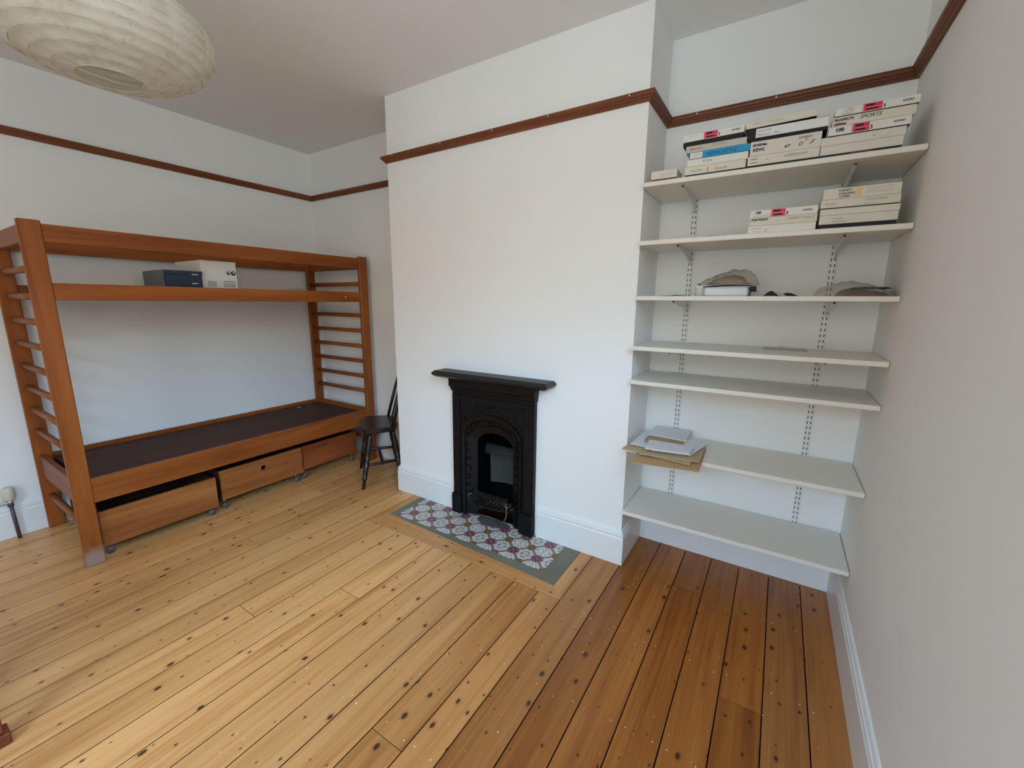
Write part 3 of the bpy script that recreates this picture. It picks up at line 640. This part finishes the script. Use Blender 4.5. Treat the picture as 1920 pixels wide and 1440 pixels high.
def ring_plate(name, outer, inner, yo, yi, yback, m, parent):
    bm = bmesh.new()
    Of = [bm.verts.new((x, yo, z)) for x, z in outer]; If = [bm.verts.new((x, yi, z)) for x, z in inner]
    Ob = [bm.verts.new((x, yback, z)) for x, z in outer]; Ib = [bm.verts.new((x, max(yback, yi+.006), z)) for x, z in inner]
    for k in range(len(outer)-1):
        bm.faces.new((Of[k], Of[k+1], If[k+1], If[k])); bm.faces.new((If[k], If[k+1], Ib[k+1], Ib[k])); bm.faces.new((Ob[k+1], Ob[k], Of[k], Of[k+1])); bm.faces.new((Ib[k], Ib[k+1], Ob[k+1], Ob[k]))
    for k in (0, -1): bm.faces.new((Of[k], If[k], Ib[k], Ob[k]))
    return obj(name, bm, m, parent, True)
inA = arch(.615, 1.045, .004, .560); inB = arch(.672, .992, .004, .520); inC = arch(.700, .966, .004, .495)
ring_plate('surround', outer_pts(inA, FX0, FX1, .004, FT), inA, FY, FY, -.0005, IRON, fp)
ring_plate('arch_moulding', arch(.612, 1.048, .004, .563), arch(.630, 1.030, .004, .547), FY-.012, FY-.006, FY+.003, IRON, fp)
ring_plate('register_plate', inA, inB, FY+.004, FY+.030, FY+.034, IRON, fp)
ring_plate('inner_arch', arch(.668, .996, .004, .524), inC, FY+.022, FY+.034, FY+.040, IRON, fp)
for x in (FX0-.004, FX1-.066):       # pilasters, plinths and cornice blocks
    box('pilaster', x+.008, x+.062, FY-.010, FY+.002, .14, .80, IRON, fp, .003)
    box('plinth', x-.006, x+.070, FY-.016, -.0175, .0025, .135, IRON, fp, .004)
    for z in (.27, .55): obj('stud', add_tube(bmesh.new(), [(x+.035, FY-.006, z), (x+.035, FY-.0135, z)], [.010, .006], 10), IRON, fp, True, True)
box('frieze', FX0+.070, FX1-.070, FY-.006, FY+.002, .755, .80, IRON, fp, .003)
bm = bmesh.new()                      # cornice, stepped out under the mantel
prof = [(FY-.002, .815), (FY-.010, .828), (FY-.012, .842), (FY-.022, .850), (FY-.024, .905), (-.0005, .905), (-.0005, .815)]
L = [bm.verts.new((FX0-.004-.008*(z > .835), y, z)) for y, z in prof]; R = [bm.verts.new((FX1+.004+.008*(z > .835), y, z)) for y, z in prof]
bm.faces.new(L); bm.faces.new(R[::-1])
for a in range(len(prof)): bm.faces.new((L[a], L[(a+1) % len(prof)], R[(a+1) % len(prof)], R[a]))
obj('cornice', bm, IRON, fp, True)
bm = bmesh.new()                      # mantel shelf with chamfered edge
lv = [(.906, .022, 0), (.918, .006, 0), (.930, 0, 0), (.945, .016, 0)]
rg_ = []
for z, ins, _ in lv: rg_.append([bm.verts.new(p) for p in ((.432+ins, -.0005, z), (.432+ins, -.118+ins, z), (1.238-ins, -.118+ins, z), (1.238-ins, -.0005, z))])
bm.faces.new(rg_[0][::-1]); bm.faces.new(rg_[-1])
for a, b in zip(rg_, rg_[1:]):
    for k in range(4): bm.faces.new((a[k], a[(k+1) % 4], b[(k+1) % 4], b[k]))
obj('mantel_shelf', bm, IRONTOP, fp, True)
bm = bmesh.new()                      # cast leaf scrolls along the register plate and spandrels
rnd = random.Random(4)
mid = [((a[0]+b[0])/2, (a[1]+b[1])/2) for a, b in zip(inA, inB)]
path = []
for a, b in zip(mid, mid[1:]):
    nn = max(1, int(math.dist(a, b)/.045))
    path += [(a[0]+(b[0]-a[0])*q/nn, a[1]+(b[1]-a[1])*q/nn) for q in range(nn)]
for i, (x, z) in enumerate(path):
    if z < .12: continue
    a0 = i*.9; pts = []
    for q in range(9):
        th = a0+q*.62; rr_ = .019-.0017*q; pts.append((x+rr_*math.cos(th), FY+.010-.001*q, z+rr_*math.sin(th)))
    add_tube(bm, pts, [.0055-.0004*q for q in range(9)], 6)
for i in range(12):
    x = .655+.0305*i+.003; z = .745-.035*abs(math.sin(i*1.4)) if abs(x-.83) > .06 else .735
    pts = [(x+(.017-.0018*q)*math.cos(i+q*.7), FY-.003, z+(.017-.0018*q)*math.sin(i+q*.7)) for q in range(8)]; add_tube(bm, pts, .0045, 6)
for sx in (-1, 1):
    for i in range(7):
        x = .83+sx*(.125+.022*i*.8); z = .70-.012*i*(1 if i > 2 else .2); pts = [(x+(.014-.0016*q)*math.cos(sx*(i*1.3+q*.75)), FY-.003, z+(.014-.0016*q)*math.sin(i*1.3+q*.75)) for q in range(7)]
        if abs(x-.83) < .285: add_tube(bm, pts, .004, 6)
tag(obj('relief_ornament', bm, IRON, fp, True, True), 'cast leaf scroll relief', kind='stuff')
# firebox
bm = bmesh.new(); bx = [(.60, .012), (.66, .24), (.99, .24), (1.05, .012)]
lo = [bm.verts.new((x, y, .0025)) for x, y in bx]; hi = [bm.verts.new((x, y, .69)) for x, y in bx]
for a in range(3): bm.faces.new((lo[a], lo[a+1], hi[a+1], hi[a]))
bm.faces.new(hi)
obj('firebox', bm, SOOT, fp, True)
bm = bmesh.new()
for q, (x0, x1, yb, z0, z1) in enumerate(((.712, .945, .13, .19, .385),)):
    n = 9; F = []; B = []
    for k in range(n+1):
        u = k/n; x = x0+(x1-x0)*u; zt = z1+.020*math.sin(math.pi*u); y = yb+.035*math.sin(math.pi*u)
        F.append((bm.verts.new((x, y, z0)), bm.verts.new((x, y-.008, zt)))); B.append((bm.verts.new((x, y+.03, z0)), bm.verts.new((x, y+.035, zt))))
    for a in range(n):
        bm.faces.new((F[a][0], F[a+1][0], F[a+1][1], F[a][1])); bm.faces.new((B[a][0], B[a][1], B[a+1][1], B[a+1][0])); bm.faces.new((F[a][1], F[a+1][1], B[a+1][1], B[a][1])); bm.faces.new((F[a][0], B[a][0], B[a+1][0], F[a+1][0]))
    for e_ in (0, n): bm.faces.new((F[e_][0], F[e_][1], B[e_][1], B[e_][0]))
obj('fire_brick', bm, FIREBRICK, fp, True)
bm = bmesh.new(); hp = [(.100, .462), (.085, .440), (.080, .405), (.110, .405), (.115, .440), (.125, .462)]
L = [bm.verts.new((.70, y, z)) for y, z in hp]; R = [bm.verts.new((.96, y, z)) for y, z in hp]; bm.faces.new(L); bm.faces.new(R[::-1])
for a in range(len(hp)): bm.faces.new((L[a], L[(a+1) % len(hp)], R[(a+1) % len(hp)], R[a]))
obj('smoke_hood', bm, IRONTOP, fp, True)
obj('damper_bar', add_box(bmesh.new(), .74, .915, .098, .110, .555, .564, .002), IRONTOP, fp, True)
gr = obj('grate_bar', add_tube(bmesh.new(), [(.675, -.020, .172), (.675, -.052, .176), (.70, -.060, .178), (.966, -.060, .178), (.990, -.052, .176), (.990, -.020, .172)], .0075, 8), IRON, fp, True, True)
obj('grate_bar', add_tube(bmesh.new(), [(.69, -.045, .118), (.83, -.062, .112), (.975, -.045, .118)], .007, 8), IRON, fp, True, True)
for k in range(15):
    x = .712+k*.0172; obj('grate_finial', add_tube(bmesh.new(), [(x, -.060, .116), (x, -.061, .178), (x+.004, -.058, .196), (x+.009, -.054, .205)], [.0035, .0035, .004, .002], 6), IRONTOP, gr, True, True)
obj('grate_front', add_box(bmesh.new(), .700, .966, -.050, -.040, .108, .118, .002), IRON, fp, True)
bm = bmesh.new()
for k in range(9): add_box(bm, .715+k*.028, .724+k*.028, -.038, .105, .112, .120)
obj('bottom_grate', bm, IRON, fp, True)
obj('rod', add_tube(bmesh.new(), [(.690, -.066, .150), (.680, -.078, .163), (.688, -.080, .180), (.710, -.072, .185)], .0033, 8), RODM, fp, True, True)
obj('rod', add_tube(bmesh.new(), [(.945, -.066, .182), (.968, -.078, .176), (.974, -.082, .145), (.972, -.084, .105), (.955, -.088, .070), (.93, -.09, .058)], .0035, 8), RODM, fp, True, True)
bm = bmesh.new(); n = 20             # crumbled cement lip at the foot of the grate
c0 = []; rows = []
for rr_, z in ((.118, .0030), (.108, .006), (.08, .012), (.04, .015), (.0, .015)):
    rows.append([bm.verts.new((.835+rr_*(1+.09*math.sin(k*2.7)+.05*math.sin(k*5.1))*math.cos(math.pi*k/n+math.pi), -.005+rr_*.62*math.sin(math.pi*k/n+math.pi)+.0, z*(1+.12*math.sin(k*2.3)) if z > .01 else z)) for k in range(n+1)])
for a, b in zip(rows, rows[1:]):
    for k in range(n): bm.faces.new((a[k], a[k+1], b[k+1], b[k]))
obj('ash_lip', bm, painted('ash_dust', (.105, .105, .085), .95, .8, 45, .75), fp, True, True)

# ---------------------------------------------------------------- bunk bed frame
XF, XB = -.647, -1.357
Y0, Y1, YA, YB = -1.538, -1.464, .250, .325
bed = thing('bunk_bed_frame', 'orange-brown wooden bunk bed frame with ladder ends against the left wall', 'bunk bed', (-1.0, -.6, 0))
def bbox(name, *a, m=None, **k): return box(name, *a, m, bed, .003, True)
PALEFOOT = BED[2].copy(); PALEFOOT.name = 'pale_foot_post_wood'; t = PALEFOOT.node_tree      # the near front post: colour turns paler towards the foot
tcn = N(t, 'ShaderNodeTexCoord'); sz = N(t, 'ShaderNodeSeparateXYZ'); t.links.new(tcn.outputs['Object'], sz.inputs[0])
mrz = N(t, 'ShaderNodeMapRange'); mrz.inputs[1].default_value = .135; mrz.inputs[2].default_value = .075; mrz.inputs[3].default_value = 0; mrz.inputs[4].default_value = .8
zz = math_(t, 'ADD', sz.outputs[2], math_(t, 'MULTIPLY', noise(t, tcn.outputs['Object'], 25, 3), .05)); t.links.new(zz, mrz.inputs[0])
old = bsdf(PALEFOOT).inputs['Base Color'].links[0].from_socket
t.links.new(mix(t, mrz.outputs[0], old, (.36, .25, .22)), bsdf(PALEFOOT).inputs['Base Color'])
for x0, x1 in ((XF-.030, XF), (XB-.028, XB)):
    for ya, yb in ((Y0, Y1), (YA, YB)): box('post', x0, x1, ya, yb, 0.0006, 1.7055, PALEFOOT if (ya == Y0 and x1 == XF) else BED[2], bed, .004)
for nm, z0, z1 in (('top_rail', 1.612, 1.692), ('middle_rail', 1.352, 1.430), ('bottom_rail', .330, .458)):
    for x0, x1 in ((XF-.028, XF-.004), (XB-.026, XB-.004)):
        box(nm, x0, x1, Y1-.0003, YA+.0003, z0, z1, BED[1], bed, .002)
    for ya, yb in ((Y0+.018, Y0+.045), (YB-.045, YB-.018)):
        box('end_'+nm if nm != 'middle_rail' else 'end_middle_rail', XB+.0003, XF-.0303, ya, yb, z0, z1, BED[0], bed, .002) if nm != 'middle_rail' else None
for yc in (Y0+.037, YB-.037):
    for z in (1.497, 1.370, 1.243, 1.117, .990, .863, .735, .607, .200):
        obj('rung', add_tube(bmesh.new(), [(XB-.010, yc, z), (XF-.020, yc, z)], .0165, 12), BED[0], bed, True, True)
box('upper_base', XB+.001, XF-.0285, Y1+.001, YA-.001, 1.372, 1.386, BASE, bed, .001)
box('lower_base', XB+.001, XF-.0285, Y1+.001, YA-.001, .400, .432, BASE, bed, .001)
for nm, z in (('upper', 1.386), ('lower', .432)): pass
tag(obj('bolt_cap', add_tube(bmesh.new(), [(XF-.006, .108, 1.389), (XF-.001, .108, 1.389)], [.006, .0045], 10), FILLER, bed, True, True), 'small pale bolt cap')
# drawers on castors
def drawer(label, xf, y0, y1, z0, z1, hole=None, m=DRW, ang=0):
    t_ = thing('underbed_drawer', label, 'drawer', (xf, (y0+y1)/2, 0), 0, 'wooden drawers under the bunk bed')
    dp = .56; th = .018
    bm = bmesh.new()
    if hole:
        cyh, czh, r = hole; n = 24
        for x in (xf, xf-th):
            inn = [bm.verts.new((x, cyh+r*math.cos(2*math.pi*k/n), czh+r*math.sin(2*math.pi*k/n))) for k in range(n)]; o = []
            for k in range(n):
                dy, dz = math.cos(2*math.pi*k/n), math.sin(2*math.pi*k/n); s = 1e9
                if dy > 1e-6: s = min(s, (y1-cyh)/dy)
                if dy < -1e-6: s = min(s, (y0-cyh)/dy)
                if dz > 1e-6: s = min(s, (z1-czh)/dz)
                if dz < -1e-6: s = min(s, (z0-czh)/dz)
                o.append([cyh+dy*s, czh+dz*s])
            for cyy in (y0, y1):
                for czz in (z0, z1):
                    q = min(range(n), key=lambda i: math.atan2(abs((o[i][0]-cyh)*(czz-czh)-(o[i][1]-czh)*(cyy-cyh)), (o[i][0]-cyh)*(cyy-cyh)+(o[i][1]-czh)*(czz-czh))); o[q] = [cyy, czz]
            oo = [bm.verts.new((x, *p_)) for p_ in o]
            for k in range(n): bm.faces.new((inn[k], inn[(k+1) % n], oo[(k+1) % n], oo[k]))
            if x == xf: fi, fo = inn, oo
            else:
                for k in range(n): bm.faces.new((fi[k], fi[(k+1) % n], inn[(k+1) % n], inn[k])); bm.faces.new((fo[k], oo[k], oo[(k+1) % n], fo[(k+1) % n]))
    else: add_box(bm, xf-th, xf, y0, y1, z0, z1, .002)
    obj('front', bm, m, t_, True)
    for ya, yb in ((y0+.001, y0+.016), (y1-.016, y1-.001)): box('side', xf-dp, xf-th-.0003, ya, yb, z0+.004, z1-.012, BASE, t_, .001)  # drawer insides take the dark board colour to stand in for interior shade
    box('back', xf-dp-.015, xf-dp-.0003, y0+.001, y1-.001, z0+.004, z1-.012, BASE, t_, .001)
    box('bottom', xf-dp, xf-th-.0003, y0+.0163, y1-.0163, z0+.004, z0+.012, BASE, t_, 0)
    for x in (xf-.040, xf-dp+.05):
        for y in (y0+.026, y1-.030):
            cst = obj('castor', add_box(bmesh.new(), x-.014, x+.014, y-.014, y+.014, z0-.006, z0+.002, .002), CHROME, t_, True)
            r = (z0-.004)/2; r = min(r, .0195)
            bm = bmesh.new(); add_tube(bm, [(x-.009, y, r+.0005), (x+.009, y, r+.0005)], [r, r], 16); obj('wheel', bm, RUBBER, cst, True, True)
            obj('fork', add_box(bmesh.new(), x-.012, x-.0095, y-.006, y+.006, r, z0-.005, .0005), CHROME, cst, True)
    return t_
drawer('plain wooden drawer on castors nearest the camera under the bunk', -.690, -1.450, -.904, .058, .256)
drawer('middle drawer under the bunk with a round finger hole', -.725, -.866, -.312, .074, .272, hole=(-.592, .208, .018))
drawer('darker plain drawer pushed in at the chair end of the bunk', -.748, -.291, .196, .080, .266, m=wood('drawer_wood_red', (.15, .035, .010), (.26, .066, .018), (.34, .10, .03), 1))
# things stored on the upper bunk
wb = thing('carton', 'white cardboard carton with printed labels on the upper bunk', 'box', (-.93, -.70, 1.386))
obj('carton_body', add_box(bmesh.new(), -1.16, -.80, -.792, -.592, 1.3865, 1.598, .002), WHITE, wb, True)
def xface(nm, y0, y1, z0, z1, m, x=-.8, p=wb): return obj(nm, add_box(bmesh.new(), x-.0005, x+.0006, y0, y1, z0, z1), m, p, True)
lb = xface('paper_label', -.745, -.665, 1.478, 1.545, LABEL)
for yc, r in ((-.640, .011), (-.612, .014)):
    s_ = obj('round_symbol', add_tube(bmesh.new(), [(-.8003, yc, 1.528), (-.7990, yc, 1.528)], r, 18), INK, wb, True)
    obj('symbol_mark', add_tube(bmesh.new(), [(-.7992, yc+r*.15, 1.531), (-.7984, yc+r*.15, 1.531)], r*.45, 12), WHITE, s_, True)
for k in range(9): xface('barcode_bar', -.762+k*.0055, -.7595+k*.0055, 1.438, 1.475, GREYINK)
for k in range(4): xface('print_line', -.675, -.605, 1.442+k*.010, 1.447+k*.010, GREYINK if k != 2 else PENCIL)
sb = thing('shoe_box', 'dark blue shoe box with grey end lying beside the white carton on the upper bunk', 'box', (-.88, -.94, 1.386))
bm = bmesh.new(); poly = [(-.783, -.985), (-.775, -.800), (-1.09, -.795), (-1.10, -.98)]
obj('box_body', add_prism(bmesh.new(), [(-.783, -.985), (-.775, -.802), (-1.09, -.797), (-1.10, -.98)], 1.3865, 1.505, .001), NAVY, sb, True)
obj('lid', add_prism(bmesh.new(), [(-.780, -.988), (-.772, -.799), (-1.093, -.794), (-1.103, -.983)], 1.505, 1.527, .001), NAVY, sb, True)
obj('grey_end', add_prism(bmesh.new(), [(-.7835, -.9885), (-.7835, -.9905), (-1.10, -.9855), (-1.10, -.9835)], 1.388, 1.525), GREYSH, sb, True)
for (y0, z0, y1, z1, m) in ((-.855, 1.503, -.822, 1.511, PENCIL), (-.858, 1.452, -.826, 1.457, LABEL)):
    obj('print_mark', add_box(bmesh.new(), -.7735, -.7705 if z0 > 1.5 else -.7745, y0, y1, z0, z1), m, sb, True)
tag(crumple('plastic_bag', -.95, -.72, -.28, .06, 1.386, lambda u, v_: .050+.018*math.sin(v_*7), mat('grey_brown_plastic', (.32, .29, .265), .35), seed=41, amp=.004, nx=10, ny=16, edge=.4), 'crumpled grey-brown plastic bag on the upper bunk by the right ladder end', 'plastic bag')
tag(obj('paper_scrap', add_prism(bmesh.new(), [(-1.30, .02), (-1.285, .02), (-1.285, .045), (-1.30, .045)], .4324, .4336), PAPER), 'small white paper scrap at the back of the lower bunk', 'scrap')

# ---------------------------------------------------------------- dark stick-back chair in the left alcove
ang = -math.radians(36)
ch = thing('stick_back_chair', 'dark stained wooden stick-back chair tucked beside the chimney breast', 'chair', (-.388, -.006, 0), ang)
# local axes: x = along seat front, y = to the back; origin under the middle of the front edge
SZ = .445
poly = [(-.200, .015), (-.12, -.012), (.12, -.012), (.200, .015), (.195, .13), (.170, .225), (.09, .25), (-.09, .25), (-.170, .225), (-.195, .13)]
bm = bmesh.new(); add_prism(bm, poly, SZ-.036, SZ, .008); obj('seat', bm, CHAIR, ch)
def leg(tx, ty, bx_, by_):
    A_, B_ = Vector((tx, ty, SZ-.034)), Vector((bx_, by_, .001)); st = [(0, .013), (.10, .015), (.22, .019), (.38, .020), (.50, .015), (.515, .021), (.53, .015), (.545, .020), (.70, .0185), (.80, .014), (.815, .020), (.83, .013), (1, .0105)]
    obj('leg', add_tube(bmesh.new(), [A_.lerp(B_, s) for s, _ in st], [r for _, r in st], 10), CHAIR, ch, False, True); return lambda s: A_.lerp(B_, s)
lf = leg(-.155, .045, -.215, -.030); rf = leg(.155, .045, .215, -.030); lb_ = leg(-.125, .205, -.175, .265); rb = leg(.125, .205, .17, .26)
def stick(name, a_, b_, r=.009, bulge=.004):
    obj(name, add_tube(bmesh.new(), [a_.lerp(b_, s) for s in (0, .25, .5, .75, 1)], [r, r+bulge*.6, r+bulge, r+bulge*.6, r], 8), CHAIR, ch, False, True)
stick('stretcher', lf(.58), lb_(.58)); stick('stretcher', rf(.58), rb(.58)); stick('stretcher', lf(.70), rf(.70), .009, .006); stick('stretcher', lf(.60).lerp(lb_(.60), .5), rf(.60).lerp(rb(.60), .5))
ZT = .80
def lean(x, z): return Vector((x*(1+.10*(z-SZ)), .203+(z-SZ)*.28, z))
for x in (-.160, .160): obj('back_post', add_tube(bmesh.new(), [lean(x, SZ-.01), lean(x, .60), lean(x, ZT)], [.0105, .0125, .009], 10), CHAIR, ch, False, True)
for x in (-.09, -.03, .03, .09): obj('spindle', add_tube(bmesh.new(), [lean(x, z_)+Vector((0, .030*(1-(x/.16)**2), 0)) for z_ in (SZ-.01, .60, ZT-.02)], [.006, .0075, .005], 8), CHAIR, ch, False, True)
bm = bmesh.new(); row = []
for k in range(9):
    x = -.175+.35*k/8; c_ = lean(x, ZT-.02); bow = .012*math.cos((k-4)/4*1.4)
    row.append([bm.verts.new((c_.x, c_.y+bow+dy, c_.z+dz+.02*(1-((k-4)/4)**2)*(dz > .03))) for dy, dz in ((-.009, -.02), (.009, -.02), (.009, .055), (-.009, .055))])
for a, b in zip(row, row[1:]):
    for k in range(4): bm.faces.new((a[k], a[(k+1) % 4], b[(k+1) % 4], b[k]))
bm.faces.new(row[0][::-1]); bm.faces.new(row[-1]); obj('crest_rail', bm, CHAIR, ch)

# ---------------------------------------------------------------- paper lantern
LC = Vector((.2786, -1.416, 2.2111)); LR, LH = .298, .148
la = thing('paper_lantern', 'wide ribbed cream paper lantern hanging from the ceiling', 'pendant lamp', (LC.x, LC.y, ZC))
bm = bmesh.new(); NR = 15; prof = []; ribs = []
a_lo, a_hi = math.radians(-75), math.radians(75)
for i in range(NR+1):
    th = a_lo+(a_hi-a_lo)*i/NR; ribs.append((LR*math.cos(th)**.92, LH*math.sin(th)))
rq = random.Random(2)
for i in range(NR):
    (ra, za), (rb_, zb) = ribs[i], ribs[i+1]
    for q in range(4):
        f = q/4; sag = .0045*math.sin(math.pi*f); prof.append((ra+(rb_-ra)*f-sag*abs(zb-za)/.03*.6, za+(zb-za)*f - (0 if za > 0 else -sag*.6)))
prof.append(ribs[-1])
n = 96; rows = []
for r, z in prof: rows.append([bm.verts.new((LC.x+r*math.cos(2*math.pi*k/n)*(1+.002*math.sin(k*1.7)), LC.y+r*math.sin(2*math.pi*k/n), LC.z+z+.0012*math.sin(k*.9+r*40))) for k in range(n)])
for a, b in zip(rows, rows[1:]):
    for k in range(n): bm.faces.new((a[k], a[(k+1) % n], b[(k+1) % n], b[k]))
obj('shade', bm, PAPERL, la, True, True)
for i, (r, z) in enumerate(ribs):
    bm = bmesh.new(); m_ = 64; rr_ = .0022 if i in (0, NR) else .0008
    add_tube(bm, [(LC.x+(r-.0005)*math.cos(2*math.pi*k/m_), LC.y+(r-.0005)*math.sin(2*math.pi*k/m_), LC.z+z) for k in range(m_+1)], rr_, 5, False); obj('rib', bm, RIBM, la, True, True)
rb0 = ribs[0][0]
obj('bottom_wire', add_tube(bmesh.new(), [(LC.x, LC.y-rb0, LC.z+ribs[0][1]), (LC.x, LC.y, LC.z+ribs[0][1]-.004), (LC.x, LC.y+rb0, LC.z+ribs[0][1])], .0018, 6), RIBM, la, True, True)
obj('frame_wire', add_tube(bmesh.new(), [(LC.x, LC.y-rb0, LC.z+ribs[0][1]), (LC.x, LC.y-rb0*.9, LC.z+ribs[-1][1]), (LC.x, LC.y, LC.z+ribs[-1][1]+.005), (LC.x, LC.y+rb0*.9, LC.z+ribs[-1][1]), (LC.x, LC.y+rb0, LC.z+ribs[0][1])], .0016, 6), STEEL, la, True, True)
obj('cord', add_tube(bmesh.new(), [(LC.x, LC.y, LC.z+.10), (LC.x, LC.y, ZC-.02)], .0035, 8), STEEL, la, True, True)
bm = bmesh.new(); add_lathe(bm, [(0, -.0005), (.045, -.0005), (.042, -.02), (.012, -.034), (0, -.034)], 24); obj('ceiling_rose', bm, STEEL, la, False, True)
bm = bmesh.new(); add_lathe(bm, [(0, .11), (.018, .11), (.020, .05), (0, .05)], 16, org=LC); obj('bulb_holder', bm, STEEL, la, True, True)
bm = bmesh.new(); add_lathe(bm, [(.012, .049), (.016, .03), (.030, .0), (.026, -.022), (.0, -.032)], 20, org=LC); obj('bulb', bm, mat('opal_bulb', (.8, .8, .78), .2), la, True, True)

# ---------------------------------------------------------------- radiator pipe and valve by the left wall
rv = thing('radiator_valve', 'cream radiator valve on a dark floor pipe by the left wall', 'radiator valve', (-1.352, -1.662, 0))
VX, VY = -1.352, -1.664
obj('pipe', add_tube(bmesh.new(), [(VX, VY+.006, .001), (VX, VY, .225)], .0085, 12), PIPE, rv, True, True)
obj('collar', add_tube(bmesh.new(), [(VX, VY, .200), (VX, VY, .222)], [.013, .013], 8), PIPE, rv, True, True)
bm = bmesh.new(); add_lathe(bm, [(0, .235), (.020, .235), (.026, .250), (.028, .290), (.024, .308), (.016, .314), (0, .315)], 20, org=Vector((VX, VY, 0))); obj('valve_head', bm, VALVE, rv, True, True)
obj('valve_body', add_tube(bmesh.new(), [(VX, VY, .215), (VX, VY, .237)], [.012, .016], 12), CHROME, rv, True, True)
obj('tail_pipe', add_tube(bmesh.new(), [(VX, VY, .226), (VX, VY-.20, .226)], .0095, 12), STEEL, rv, True, True)
# the foot of a low red-brown table just entering the lower left corner
ta = thing('side_table', 'red-brown wooden table foot at the lower left edge of the photo', 'table', (.14, -2.15, 0))
for x, y in ((.315, -1.963), (-.03, -1.963), (.315, -2.33), (-.03, -2.33)):
    box('leg', x-.022, x+.016, y-.022, y+.018, .040, .46, TABLEW, ta, .003); box('foot_block', x-.032, x+.029, y-.032, y+.029, .0006, .0395, TABLEW, ta, .003)
box('table_top', -.07, .335, -2.37, -1.945, .461, .485, TABLEW, ta, .004)
